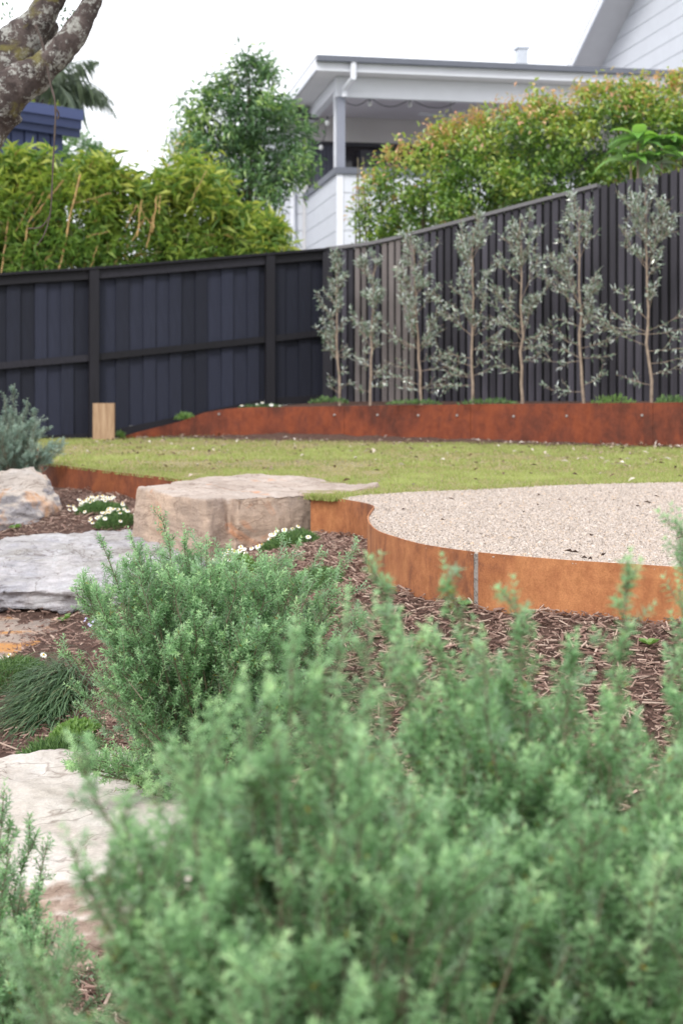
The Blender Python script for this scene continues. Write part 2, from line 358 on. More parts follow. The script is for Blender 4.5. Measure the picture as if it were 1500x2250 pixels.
def timber():
    b = NB('pale_timber'); g = b.noise(b.coord(scale=(22, 22, 1.5)), 2.0, 6, 0.6, 0.6)
    b.color(b.ramp(g, [(0.3, (0.22, 0.135, 0.08)), (0.55, (0.36, 0.24, 0.15)), (0.75, (0.46, 0.33, 0.22))])); b.rough(0.8, 0.25); b.bump(g, 0.3, 0.004); return b.m
M['timber'] = timber()

# ------------------------------------------------------------------ terrain height
CT = [(x, y, z) for x, y, z in [
    (-.15, 7.5, -.17), (0.0, 7.3, -.17), (.1, 6.9, -.18), (.05, 6.4, -.2), (.1, 5.9, -.2), (.22, 5.5, -.19), (.4, 5.1, -.185), (.6, 4.9, -.195), (.85, 4.7, -.19), (1.1, 4.55, -.175), (1.5, 4.45, -.17), (2.2, 4.5, -.17), (3.3, 5.2, -.17),
    (-1.6, 9.7, -.14), (-1.1, 9.0, -.17), (-2.2, 10.6, -.15), (-2.4, 9.0, -.32), (-1.9, 9.0, -.24), (-1.75, 9.4, -.18), (-1.8, 8.6, -.28), (-1.35, 8.5, -.23),
    (-1.2, 7.1, -.56), (-1.8, 7.1, -.56), (-2.4, 7.2, -.58), (-1.7, 7.9, -.45), (-1.0, 7.8, -.42), (-.5, 7.4, -.27), (-.35, 7.15, -.22), (-.3, 6.8, -.23), (-.7, 6.7, -.42),
    (-1.35, 6.3, -.585), (-1.35, 5.5, -.77), (-1.18, 5.7, -.695), (-1.07, 5.95, -.6), (-1.1, 6.5, -.545), (-1.0, 5.2, -.71), (-.9, 5.0, -.72), (-.7, 5.6, -.58), (-2.2, 6.3, -.66),
    (-.7, 4.3, -.80), (-.9, 3.3, -.92), (-1.3, 4.0, -.9), (-.4, 4.2, -.68), (-.3, 5.2, -.45), (0., 6.2, -.26), (0., 5.5, -.31), (0.05, 4.8, -.42),
    (.5, 4.7, -.25), (1.1, 4.35, -.24), (.3, 4.4, -.36), (.9, 4.0, -.36), (1.6, 3.9, -.34), (.4, 3.6, -.54), (1.2, 3.2, -.58), (0., 3.6, -.68), (0, 3, -.82), (.8, 3, -.68), (1.6, 3, -.6),
    (0, 1, -.82), (1.5, 1, -.72), (.3, 2, -.74), (-1.5, 1, -1.1), (-1.5, 3, -1.02), (0, -1, -1.0), (3, 0, -.9), (-3, 0, -1.15),
    (1.2, 6.5, -.24), (1, 8, -.24), (-.5, 10, -.24), (1, 12, -.2), (-2, 14, -.15), (3, 9, -.24), (3, 3.5, -.35), (3, 2, -.7), (-2.8, 10, -.3), (-3, 8.3, -.45), (-3, 5.5, -.85), (-3, 12, -.2), (-3.6, 15.5, -.07)]]
CT = np.array(CT)
_D = np.linalg.norm(CT[:, None, :2] - CT[None, :, :2], axis=2)
_A = np.zeros((len(CT) + 3,) * 2); _A[:len(CT), :len(CT)] = _D + np.eye(len(CT)) * -0.02
_A[:len(CT), len(CT):] = np.c_[np.ones(len(CT)), CT[:, :2]]; _A[len(CT):, :len(CT)] = _A[:len(CT), len(CT):].T
_W = np.linalg.solve(_A, np.r_[CT[:, 2], 0, 0, 0])
def ground_z(x, y):
    x = np.atleast_1d(np.asarray(x, float)); y = np.atleast_1d(np.asarray(y, float)); r = np.zeros(len(x))
    for k in range(0, len(x), 20000):
        q = np.c_[x[k:k + 20000], y[k:k + 20000]]
        r[k:k + 20000] = np.linalg.norm(q[:, None, :] - CT[None, :, :2], axis=2) @ _W[:len(CT)] + np.c_[np.ones(len(q)), q] @ _W[len(CT):]
    p = np.c_[x, y, np.zeros(len(x))]
    return r + 0.012 * fbm(p * 7, 3, 3)

def spline(pts, n):
    pts = np.asarray(pts, float); k = len(pts); t = np.linspace(0, k - 1, n); o = []
    for q in t:
        i = min(int(q), k - 2); f = q - i
        p0, p1, p2, p3 = pts[max(i - 1, 0)], pts[i], pts[i + 1], pts[min(i + 2, k - 1)]
        o.append(0.5 * (2 * p1 + (p2 - p0) * f + (2 * p0 - 5 * p1 + 4 * p2 - p3) * f * f + (3 * p1 - p0 - 3 * p2 + p3) * f ** 3))
    return np.array(o)
def in_poly(x, y, poly):
    x = np.asarray(x); y = np.asarray(y); c = np.zeros(len(x), bool); n = len(poly)
    for i in range(n):
        x0, y0 = poly[i][:2]; x1, y1 = poly[(i + 1) % n][:2]
        if y0 == y1: continue
        c ^= ((y0 > y) != (y1 > y)) & (x < (x1 - x0) * (y - y0) / (y1 - y0) + x0)
    return c
def sheet(name, poly, z, mat, res=None):
    """flat or gently uneven sheet from an outline"""
    bm = bmesh.new(); vs = [bm.verts.new((float(p[0]), float(p[1]), float(p[2]) if len(p) > 2 else z)) for p in poly]
    es = [bm.edges.new((vs[i], vs[(i + 1) % len(vs)])) for i in range(len(vs))]
    bmesh.ops.triangle_fill(bm, edges=es, use_beauty=True, normal=(0, 0, 1))
    for f in bm.faces:
        if f.normal.z < 0: f.normal_flip()
    me = bpy.data.meshes.new(name); bm.to_mesh(me); bm.free(); me.materials.append(mat)
    return tag(link(name, me), kind='structure')

# front edging curve (top edge, plan)
FE = [Pz(a, b, .012)[:2] for a, b in [(683, 1092), (720, 1094), (760, 1098), (800, 1105), (820, 1112), (815, 1122), (808, 1135), (812, 1150), (830, 1166), (870, 1180), (920, 1194), (985, 1205), (1048, 1213), (1120, 1220), (1200, 1227), (1300, 1234), (1400, 1240), (1500, 1246)]]
FE += [np.array(q) for q in ((1.45, 4.53), (1.9, 4.56), (2.5, 4.8), (3.2, 5.4))]
FEs = spline(FE, 180)
# left edging
LE = spline([Pz(a, b, .01)[:2] for a, b in [(400, 1055), (330, 1046), (230, 1035), (160, 1026), (112, 1020)]] + [np.array(q) for q in ((-2.36, 11.25), (-2.62, 12.4), (-3.0, 14.0), (-3.45, 15.9))], 70)
# back wall line, plan
BWp = [(262, 16.35), (330, 16.5), (400, 16.7), (500, 16.8), (640, 16.55), (760, 16.2), (1000, 15.42), (1200, 14.8), (1430, 14.05), (1500, 13.85), (1650, 13.4), (1800, 12.95)]
BW = spline([((a - 750) / F * Y, Y) for a, Y in BWp], 160)

# ground sheets
a = Acc(); S = 400.0
a.add([(-S, -S, -1.45), (S, -S, -1.45), (S, S, -1.45), (-S, S, -1.45)], [(0, 1, 2), (0, 2, 3)])
solo(a, 'ground', M['ground'], (0, 0, 0), kind='structure')
a = Acc(); a.add([(-60, 16.9, .30), (-3.95, 16.4, .0), (-.17, 17.75, .35), (5.0, 14.1, .42), (60, 14.0, .42), (60, 120, .42), (-60, 120, .30)], [(0, 1, 6), (1, 2, 6), (2, 5, 6), (2, 3, 5), (3, 4, 5)])
solo(a, 'neighbour_ground', M['bounce_yard'], (0, 0, 0), kind='structure')  # out of view; its pale surface is there for bounce light
gx = np.linspace(-4.2, 4.2, 170); gy = np.linspace(-1.5, 16.6, 360); X, Yg = np.meshgrid(gx, gy)
Z = ground_z(X.ravel(), Yg.ravel())
idx = np.arange(X.size).reshape(X.shape); q0, q1, q2, q3 = idx[:-1, :-1].ravel(), idx[:-1, 1:].ravel(), idx[1:, 1:].ravel(), idx[1:, :-1].ravel()
a = Acc(); a.add(np.c_[X.ravel(), Yg.ravel(), Z], np.vstack((np.c_[q0, q1, q2], np.c_[q0, q2, q3])))
solo(a, 'garden_soil', M['soil'], (0, 0, 0), kind='structure', smooth=True)

# gravel: outline = edging curve + lawn border
GB = spline([Pz(p, q, 0)[:2] for p, q in [(1500, 1060), (1400, 1062), (1250, 1066), (1120, 1073), (1000, 1078), (900, 1082), (820, 1087), (770, 1092)]], 30)
gr_poly = [tuple(p) for p in FEs[12:]] + [(4.2, 6.2), (4.2, 9.2), (2.8, 9.15)] + [tuple(p) for p in GB]
sheet('gravel_ground', gr_poly, 0.0, M['gravel'])
# lawn outline
lawn_poly = [tuple(p) for p in FEs[:12]] + [tuple(p) for p in GB[::-1]] + [(2.8, 9.15), (4.2, 9.2)] + [tuple(p) for p in BW[::-1]] + [(-3.6, 16.25)] + [tuple(p) for p in LE[::-1]] + [(-.9, 8.9), (-.3, 8.6)]
lawn = sheet('lawn', lawn_poly, 0.0, M['lawn'])
# raised bed behind the wall
def wall_top(px):  # top row of the wall in the photo
    return np.interp(px, [262, 300, 400, 450, 500, 540, 700, 1050, 1430, 1500, 1800], [962, 950, 925, 906, 898, 895, 893, 888, 885, 884, 881])
bwpx = 750 + BW[:, 0] / BW[:, 1] * F
BWtop = ZC - (wall_top(bwpx) - YH) / F * BW[:, 1]
bedf = [(p[0], p[1] + .004, z - .03) for p, z in zip(BW, BWtop)]
FC = np.array((-.17, 17.6)); FR = np.array((4.9, 13.95)); FL = np.array((-4.2, 16.1))
bed_poly = bedf + [(FR[0] + .1, FR[1] + .1, .47), (FC[0], FC[1] + .05, .42), (-.9, 17.4, .36), (-1.8, 17.07, .2), (-2.5, 16.85, .03)]
sheet('raised_bed', bed_poly, 0.4, M['soil'])

# ------------------------------------------------------------------ steel edging and wall
def ribbon(pts, zt, zb, th, acc, tint=0.5):
    """upright plate along a plan curve, thickness th"""
    p = np.asarray(pts, float)[:, :2]; n = len(p); t = unit(np.gradient(p, axis=0)); nn = np.c_[-t[:, 1], t[:, 0]] * th / 2
    zt = np.broadcast_to(zt, (n,)); zb = np.broadcast_to(zb, (n,))
    V = np.vstack((np.c_[p + nn, zt], np.c_[p - nn, zt], np.c_[p - nn, zb], np.c_[p + nn, zb])); T = []
    for i in range(n - 1):
        for k in range(4):
            a0 = k * n + i; b0 = ((k + 1) % 4) * n + i
            T += [(a0, a0 + 1, b0), (b0, a0 + 1, b0 + 1)]
    T += [(0, n, 2 * n), (0, 2 * n, 3 * n), (n - 1, 3 * n - 1, 2 * n - 1), (n - 1, 4 * n - 1, 3 * n - 1)]
    acc.add(V, T, tint)
fpx = 750 + FEs[:, 0] / FEs[:, 1] * F
j = int(np.argmin(np.abs(fpx - 1049) + (np.arange(180) < 60) * 1e4 + (np.arange(180) > 150) * 1e4))
edge = thing('steel_edging', 'curved rusty steel edging holding the pale gravel above the bark mulch', 'edging', (*FEs[j], -.2))
jt = unit(FEs[j + 1] - FEs[j - 1]); jn = np.array((-jt[1], jt[0]))
# resample finely round the joint so that the gap is 22 mm
fine = spline(FEs, 1500); L = np.r_[0, np.cumsum(np.linalg.norm(np.diff(fine, axis=0), axis=1))]
Lj = L[int(np.argmin(np.linalg.norm(fine - FEs[j], axis=1)))]
def cut(a0, b0, n): q = np.linspace(a0, b0, n); return np.c_[np.interp(q, L, fine[:, 0]), np.interp(q, L, fine[:, 1])]
for s0, s1, n in ((0.0, Lj - .011, 130), (Lj + .011, L[-1], 110)):
    a = Acc(); ribbon(cut(s0, s1, n), .012, -.42, .006, a); part(a, 'steel_plate', M['corten_front'], edge)
M['joint'] = stone('joint_fill', (0.30, 0.26, 0.24), (0.42, 0.38, 0.355), (0.54, 0.50, 0.475), strata=(30, 30, 30), bump=1.0)
a = Acc(); ribbon(cut(Lj - .0105, Lj + .0105, 5) + jn * .002, .004, -.42, .006, a); part(a, 'joint_strip', M['joint'], edge, label='gritty grey strip in the open joint between two rusty plates')
le = thing('steel_edging', 'low rusty steel edging along the lawn beside the bluish boulder', 'edging', (*LE[20], -.1))
for s0, s1 in ((0, 26), (26, 70)):
    a = Acc(); ribbon(LE[s0:s1 + 1] if s1 < 70 else LE[s0:], .012, -.35, .006, a); part(a, 'steel_plate', M['corten_left'], le)

wall = thing('retaining_wall', 'long curved red rusted steel wall at the back of the lawn', 'garden wall', (*BW[80], 0))
cuts = [0] + [int(np.argmin(np.abs(bwpx - q))) for q in (755, 1030, 1432)] + [len(BW) - 1]
for c0, c1 in zip(cuts[:-1], cuts[1:]):
    pts = BW[c0:c1 + 1].copy(); pts[-1] = pts[-1] + (pts[-2] - pts[-1]) * (.06 if c1 < len(BW) - 1 else 0)
    a = Acc(); ribbon(pts, BWtop[c0:c1 + 1], -.3, .008, a); part(a, 'steel_plate', M['corten_back'], wall)
for bx, by in ((480, 910), (740, 912), (832, 912), (916, 913), (1008, 913), (1128, 915), (1250, 914), (1410, 913)):
    i = int(np.argmin(np.abs(bwpx - bx))); Y = BW[i, 1]; c = P(bx, by, Y)
    t = unit(BW[min(i + 1, 159)] - BW[i - 1]); n = np.array((t[1], -t[0]))
    if n[1] > 0: n = -n
    a = Acc(); c3 = np.array((BW[i, 0], BW[i, 1], c[2])); n3 = np.array((n[0], n[1], 0))
    a.tube([c3, c3 + n3 * .012, c3 + n3 * .02], [.014, .014, .008], 8); part(a, 'bolt', M['bolt'], wall)

# ------------------------------------------------------------------ left fence
rs = np.random.RandomState(4)
def lerp(a0, b0, t): return a0 + (b0 - a0) * t
FA = np.array(((-190 - 750) / F * 15.95, 15.95)); FB = FC
fdir = unit(FB - FA); flen = np.linalg.norm(FB - FA); fang = math.atan2(fdir[1], fdir[0]); fn = np.array((fdir[1], -fdir[0]))  # fn faces the camera
def f_at_px(px):
    k = (px - 750) / F   # x = k*Y along FA + s*fdir
    s = (k * FA[1] - FA[0]) / (fdir[0] - k * fdir[1]); return s
def f_z(s, kind):
    q = FA + fdir * s; px = 750 + q[0] / q[1] * F
    if kind == 'top': py = np.interp(px, [-190, 0, 205, 590, 720], [624, 606, 594, 562, 551])
    elif kind == 'mid': py = np.interp(px, [-190, 0, 190, 590, 720], [822, 801, 785, 743, 728])
    else: py = np.interp(px, [-190, 205, 300, 590, 720], [985, 966, 948, 888, 880])
    return ZC - (py - YH) / F * q[1]
lf = thing('fence', 'charcoal blue timber fence with framed panels behind the lawn', 'fence', (*(FA + fdir * flen / 2), 0))
def f_pt(s, off, z): q = FA + fdir * s + fn * off; return np.array((q[0], q[1], z))
def slope_board(acc, s0, s1, off0, off1, kind, dz0, dz1, n=1):
    """board along the fence between stations, following the slope of one of the lines"""
    for k in range(n):
        a0 = lerp(s0, s1, k / n); b0 = lerp(s0, s1, (k + 1) / n)
        poly = [f_pt(a0, off0, f_z(a0, kind) + dz0), f_pt(b0, off0, f_z(b0, kind) + dz0), f_pt(b0, off0, f_z(b0, kind) + dz1), f_pt(a0, off0, f_z(a0, kind) + dz1)]
        e = fn * (off1 - off0); acc.prism(poly, (e[0], e[1], 0))
sposts = [f_at_px(p) for p in (205, 590)]; sposts = [sposts[0] - 2.05] + sposts + [flen + .02]
pitch = .160; s = 0.02; k = 0
while s < flen - .02:
    wd = pitch + rs.uniform(-.012, .012); e = min(s + wd, flen); off = -.034 if k % 2 else -.008
    zt0, zt1, zb0 = f_z(s, 'top') - .004, f_z(e, 'top') - .004, f_z(s, 'bot') + .07
    a = Acc(); poly = [f_pt(s - .012 + .02 * (k % 2 == 0), off, zb0 + rs.uniform(-.01, .01)), f_pt(e + .012 - .02 * (k % 2 == 0), off, f_z(e, 'bot') + .07), f_pt(e + .012 - .02 * (k % 2 == 0), off, zt1), f_pt(s - .012 + .02 * (k % 2 == 0), off, zt0)]
    a.prism(poly, (-fn[0] * .016, -fn[1] * .016, 0)); part(a, 'paling', M['fence_blue'], lf)
    s = e; k += 1
for i in range(len(sposts) - 1):
    s0, s1 = sposts[i], sposts[i + 1]; hw = .055
    if s0 > 0:
        a = Acc(); a.prism([f_pt(s0 - hw, .09, f_z(s0, 'bot') - .25), f_pt(s0 + hw, .09, f_z(s0, 'bot') - .25), f_pt(s0 + hw, .09, f_z(s0, 'top') + .0), f_pt(s0 - hw, .09, f_z(s0, 'top') + .0)], (-fn[0] * .085, -fn[1] * .085, 0)); part(a, 'post', M['fence_rail'], lf)
    b0, b1 = max(s0 + hw + .003, 0), s1 - hw - .003
    for kind, d0, d1, o, nm in (('top', -.105, .0, .05, 'top_rail'), ('mid', -.05, .03, .05, 'middle_rail'), ('bot', -.02, .075, -.002, 'plinth_board')):
        a = Acc(); slope_board(a, b0, b1, .0 if nm != 'plinth_board' else -.008, o if nm != 'plinth_board' else .012, kind, d0, d1, 6 if kind == 'bot' else 3); part(a, nm, M['fence_rail'], lf)
a = Acc(); slope_board(a, 0, flen, -.06, .10, 'top', .003, .032, 8); part(a, 'capping', M['fence_rail'], lf)

# ------------------------------------------------------------------ right fence
rdir = unit(FR - FC); rlen = np.linalg.norm(FR - FC); rn = np.array((rdir[1], -rdir[0]))
if rn[1] > 0: rn = -rn
def r_s(px): k = (px - 750) / F; return (k * FC[1] - FC[0]) / (rdir[0] - k * rdir[1])
def r_pt(s, off, z): q = FC + rdir * s + rn * off; return np.array((q[0], q[1], z))
def r_px(s): q = FC + rdir * s; return 750 + q[0] / q[1] * F, q[1]
def r_top(s):
    px, Y = r_px(s); py = np.interp(px, [700, 720, 830, 1000, 1150, 1314], [553, 551, 537, 494, 455, 412]) if px < 1317 else np.interp(px, [1317, 1500, 1900], [411, 372, 285])
    return ZC - (py - YH) / F * Y
rf = thing('fence', 'tall dark brown timber paling fence behind the olive row', 'fence', (*(FC + rdir * rlen / 2), .4))
scap = r_s(1315); s = .03; k = 0
while s < rlen:
    px, _ = r_px(s); wd = .066 + rs.uniform(-.006, .006); pit = .099
    paler = (832 < px < 905) or (770 < px < 800)  # palings of a paler grey in two stretches of the fence
    mt = M['fence_pale'] if paler else M['fence_brown']
    zt = r_top(s + wd / 2) - (.005 if s < scap else rs.uniform(-.008, .008)); zt2 = zt + (r_top(s + wd) - r_top(s))
    a = Acc(); a.prism([r_pt(s, 0, .26), r_pt(s + wd, 0, .26), r_pt(s + wd, 0, zt2), r_pt(s, 0, zt)], (rn[0] * .02, rn[1] * .02, 0))
    part(a, 'paling', mt, rf, label='bare grey paling' if paler else None)
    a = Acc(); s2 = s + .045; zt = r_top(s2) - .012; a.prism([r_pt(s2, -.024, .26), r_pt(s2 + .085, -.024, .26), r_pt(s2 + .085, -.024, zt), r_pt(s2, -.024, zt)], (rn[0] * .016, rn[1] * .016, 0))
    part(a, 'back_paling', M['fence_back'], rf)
    s += pit; k += 1
for s0, s1, n in ((0.0, 2.2, 7), (2.2, scap, 7)):
    a = Acc()
    for q in range(n):
        a0, b0 = lerp(s0, s1 - .003, q / n), lerp(s0, s1 - .003, (q + 1) / n)
        a.prism([r_pt(a0, -.06, r_top(a0)), r_pt(b0, -.06, r_top(b0)), r_pt(b0, -.06, r_top(b0) + .04), r_pt(a0, -.06, r_top(a0) + .04)], (rn[0] * .11, rn[1] * .11, 0))
    part(a, 'capping', M['fence_cap'], rf)
a = Acc(); sp = r_s(1318); a.prism([r_pt(sp - .04, -.14, .2), r_pt(sp + .06, -.14, .2), r_pt(sp + .06, -.14, r_top(sp)), r_pt(sp - .04, -.14, r_top(sp))], (rn[0] * .1, rn[1] * .1, 0)); part(a, 'post', M['fence_brown'], rf)

a = Acc(); a.prism([(FC[0] - .06, FC[1] - .10, .1), (FC[0] + .06, FC[1] - .10, .1), (FC[0] + .06, FC[1] + .04, .1), (FC[0] - .06, FC[1] + .04, .1)], (0, 0, r_top(0) - .1)); part(a, 'corner_post', M['fence_rail'], rf)
# timber stump before the left fence
c0 = P(229, 970, 16.0); st = thing('timber_block', 'pale upright timber block standing at the foot of the blue fence post', 'timber block', c0)
a = Acc(); a.obox(c0 + np.array((0, 0, .205)), (.118, .01, 0), (-.008, .085, 0), (0, .004, .225)); part(a, 'block', M['timber'], st)

# ------------------------------------------------------------------ house
HA = math.radians(10.7); HU = np.array((math.cos(HA), math.sin(HA))); HV = np.array((-math.sin(HA), math.cos(HA))); HC = np.array(((742 - 750) / F * 24, 24.0))
def H(u, v, z): q = HC + HU * u + HV * v; return np.array((q[0], q[1], z))
U3 = np.array((HU[0], HU[1], 0)); V3 = np.array((HV[0], HV[1], 0)); Z3 = np.array((0, 0, 1.0))
house = thing('house', 'white weatherboard house with an open covered deck beyond the fence', 'house', H(0, 0, .3))
def hbox(name, u0, u1, v0, v1, z0, z1, mat, label=None):
    a = Acc(); a.obox(H((u0 + u1) / 2, (v0 + v1) / 2, (z0 + z1) / 2), U3 * (u1 - u0) / 2, V3 * (v1 - v0) / 2, Z3 * (z1 - z0) / 2)
    return part(a, name, mat, house, label=label)
zs = 4.30
hbox('wall_core', .03, 9.5, .03, .12, .2, zs - .1, M['white']); hbox('wall_core', .03, .12, .13, 3.3, .2, zs - .1, M['white'])
for i in range(12):                                     # weatherboards, both faces of the half wall
    z1 = zs - .11 - i * .318; z0 = z1 - .306
    if z0 < .3: break
    hbox('weatherboard', .10, 9.5, -.012, .027, z0, z1, M['white']); hbox('weatherboard', -.012, .027, .06, 3.3, z0, z1, M['white'])
hbox('corner_post', -.02, .09, -.025, .055, .3, zs - .11, M['white_trim'])
hbox('sill', -.06, 9.5, -.07, .13, zs - .105, zs, M['gutter']); hbox('sill', -.06, .13, .132, 3.4, zs - .105, zs, M['gutter'])
hbox('deck_post', -.005, .125, -.005, .115, zs, 5.50, M['post_grey']); hbox('deck_post', -.03, .05, .16, .24, zs, 5.6, M['white_trim'])
hbox('beam', -.03, 9.5, 0.0, .12, 5.5, 5.84, M['white_trim']); hbox('beam', -.03, .10, .122, 3.4, 5.62, 5.84, M['white_trim'])
hbox('ceiling', .12, 9.5, .13, 3.36, 5.80, 5.86, M['ceiling'])
hbox('soffit', -.40, 9.5, -.40, -.002, 5.845, 5.87, M['soffit']); hbox('soffit', -.40, -.032, .002, 3.7, 5.845, 5.87, M['soffit'])
hbox('fascia', -.42, 9.6, -.44, -.405, 5.83, 5.99, M['white_trim']); hbox('fascia', -.455, -.422, -.44, 3.9, 5.83, 6.03, M['white_trim'])
hbox('gutter', -.45, 9.6, -.56, -.443, 5.97, 6.06, M['gutter'])
hbox('roof', -.45, 9.6, -.44, 6.0, 6.035, 6.075, M['roof_metal'])
# back wall of the deck room and its windows
hbox('back_wall', -.5, 9.5, 3.4, 3.5, 5.33, 5.88, M['room_wall']); hbox('back_wall', -.5, .06, 3.4, 3.5, .3, 5.328, M['room_wall']); hbox('back_wall', .06, 9.5, 3.4, 3.5, .3, 3.4, M['room_wall'])
win = hbox('window', .06, 9.5, 3.42, 3.47, 3.4, 5.328, M['glass'])
for u in (.06, .62, 1.5, 3.2, 4.9, 6.6): hbox('window_frame', u, u + .07, 3.385, 3.415, 3.4, 5.328, M['frame_dark'])
hbox('window_frame', .06, 9.5, 3.38, 3.384 + .03, 5.25, 5.328, M['frame_dark'])
for i in range(7): hbox('blind_slat', .135 + i * .07, .195 + i * .07, 3.395 + .006 * (i % 2), 3.41 + .006 * (i % 2), 3.4, 5.25, M['curtain'])
hbox('cabinet', 1.0, 1.45, 3.0, 3.37, 3.4, 5.12, M['frame_dark'])
hbox('floor', .12, 9.5, .13, 3.38, 3.15, 3.25, M['ceiling'])  # unseen deck floor, pale so that light bounces into the room
# left wing behind the tree: wall, lean-to roof, downpipes
for i in range(15):
    z1 = 5.5 - i * .318; hbox('weatherboard', -2.6, -.06, 3.36, 3.395, z1 - .306, z1, M['white'])
hbox('corner_post', -.058, .03, 3.33, 3.398, .3, 5.5, M['soffit'])
a = Acc(); n = 14
for i in range(n):
    u0 = -1.5 + i * .115; a.obox(H(u0 + .03, 3.1, 5.76), U3 * .028, V3 * .42 + Z3 * .06, Z3 * .016)
    a.obox(H(u0 + .0865, 3.1, 5.745), U3 * .0285, V3 * .42 + Z3 * .06, Z3 * .006)
part(a, 'corrugated_roof', M['roof_metal'], house)
hbox('gutter', -1.55, .12, 2.58, 2.68, 5.60, 5.70, M['frame_dark'])
def pipe(name, pts, r, mat):
    a = Acc(); a.tube(pts, r, 8); return part(a, name, mat, house, smooth=False)
pipe('downpipe', [H(-.22, 2.9, 5.6), H(-.22, 2.9, 5.3), H(-.26, 3.28, 5.1), H(-.26, 3.28, .4)], .05, M['white_trim'])
pipe('downpipe', [H(.17, -.5, 5.97), H(.17, -.5, 5.72), H(.10, -.08, 5.62), H(.10, -.08, 5.48)], .052, M['white_trim'])
ch = hbox('flue', 3.62, 3.80, 1.4, 1.6, 6.0, 6.80, M['galv']); hbox('flue_cap', 3.59, 3.83, 1.37, 1.63, 6.80, 6.84, M['galv'])
# upper storey gable at the right
u1 = 6.5; sl_ = .505
def vend(z): return 4.74 - (z - 7.3) / sl_
for i in range(11):
    z0 = 6.08 + i * .32; z1 = z0 + .307
    a = Acc(); a.prism([H(u1, -1.2, z0), H(u1, vend(z0), z0), H(u1, vend(z1), z1), H(u1, -1.2, z1)], U3 * .03); part(a, 'weatherboard', M['white'], house)
a = Acc(); a.prism([H(u1 + .035, -1.2, 5.9), H(u1 + .035, vend(5.9), 5.9), H(u1 + .035, vend(9.6), 9.6), H(u1 + .035, -1.2, 9.6)], U3 * .05); part(a, 'gable_wall', M['white'], house)
rk = lambda u, z, dz: H(u, vend(z), z + dz)
a = Acc(); a.prism([rk(u1 - .62, 6.3, .0), rk(u1 - .62, 10.2, .0), rk(u1 - .001, 10.2, .0), rk(u1 - .001, 6.3, .0)], Z3 * .04); part(a, 'soffit', M['soffit'], house)
a = Acc(); a.prism([rk(u1 - .66, 6.3, -.03), rk(u1 - .66, 10.2, -.03), rk(u1 - .66, 10.2, .17), rk(u1 - .66, 6.3, .17)], U3 * .038); part(a, 'barge_board', M['white_trim'], house)
a = Acc(); a.prism([rk(u1 - .66, 6.3, .175), rk(u1 - .66, 10.2, .175), rk(u1 + 4, 10.2, .175), rk(u1 + 4, 6.3, .175)], Z3 * .03); part(a, 'roof', M['roof_metal'], house)

c = P(990, 252, 25.9); fanr = thing('ceiling_fan', 'white ceiling fan hanging over the covered deck', 'ceiling fan', (c[0], c[1], 5.8))
a = Acc(); a.tube([(c[0], c[1], 5.8), (c[0], c[1], 5.58)], .02, 8); a.tube([(c[0], c[1], 5.6), (c[0], c[1], 5.58), (c[0], c[1], 5.5), (c[0], c[1], 5.47)], [.03, .1, .1, .04], 12); part(a, 'motor', M['soffit'], fanr)
a = Acc(); a.tube([(c[0], c[1], 5.47), (c[0], c[1], 5.42), (c[0], c[1], 5.39)], [.05, .06, .02], 10); part(a, 'lamp', M['bulb'], fanr)
for k in range(4):
    t = k * math.pi / 2 + .35; dd = np.array((math.cos(t), math.sin(t), 0)); ee = np.array((-dd[1], dd[0], .25))
    a = Acc(); a.obox(c * (1, 1, 0) + np.array((0, 0, 5.53)) + dd * .36, dd * .27, ee * .05, (0, 0, .005)); part(a, 'blade', M['white_trim'], fanr)
bulbs = [P(672, 300, 26.9), P(705, 322, 26.4), P(719, 268, 25.3), P(745, 222, 24.3), P(812, 226, 24.6), P(900, 228, 25.0), P(1010, 232, 25.3)]
sl0 = thing('string_light', 'string of opal bulbs strung round the covered deck', 'string light', bulbs[2])
for p0, p1 in zip(bulbs[:-1], bulbs[1:]):
    q = np.linspace(0, 1, 9)[:, None]; pts = p0 + (p1 - p0) * q; pts[:, 2] += .10 - .16 * (4 * q[:, 0] * (1 - q[:, 0]))
    a = Acc(); a.tube(pts, .008, 5); part(a, 'wire', M['frame_dark'], sl0)
for b_ in bulbs[1:3] + bulbs[4:6]:
    a = Acc(); a.tube([b_ + (0, 0, .10), b_ + (0, 0, .03)], .02, 8); s_ = part(a, 'socket', M['frame_dark'], sl0)
    a = Acc(); a.tube([b_ + (0, 0, .03), b_ + (0, 0, .01), b_ + (0, 0, -.03), b_ + (0, 0, -.055), b_ + (0, 0, -.065)], [.02, .038, .042, .028, .008], 10); part(a, 'bulb', M['bulb'], s_, smooth=True)

# ------------------------------------------------------------------ navy shed at the left
SA = P(-260, 350, 20.6); SB = P(140, 350, 22.7); sd = unit((SB - SA)[:2]); sn = np.array((sd[1], -sd[0])); slen = np.linalg.norm((SB - SA)[:2])
shed = thing('shed', 'navy blue board and batten shed beyond the bamboo', 'shed', (*(SA[:2] + sd * slen / 2), .3))
def spt(s, o, z): q = SA[:2] + sd * s + sn * o; return np.array((q[0], q[1], z))
def sbox(name, s0, s1, o0, o1, z0, z1, mat):
    a = Acc(); a.prism([spt(s0, o0, z0), spt(s1, o0, z0), spt(s1, o1, z0), spt(s0, o1, z0)], (0, 0, z1 - z0)); return part(a, name, mat, shed)
sbox('shed_wall', 0, slen, -3, -.02, .3, 4.8, M['navy'])
s = 0
while s < slen - .05:
    e = min(s + .225, slen); sbox('board', s + .012, e - .012, -.018, .008, .3, 4.78, M['navy']); s += .235
sbox('fascia', -.2, slen + .25, .1, .14, 4.72, 4.86, M['navy']); sbox('fascia', -.2, slen + .25, .02, .096, 4.60, 4.72, M['navy'])
sbox('roof_edge', -.2, slen + .27, -3.2, .17, 4.865, 5.03, M['navy_light'])

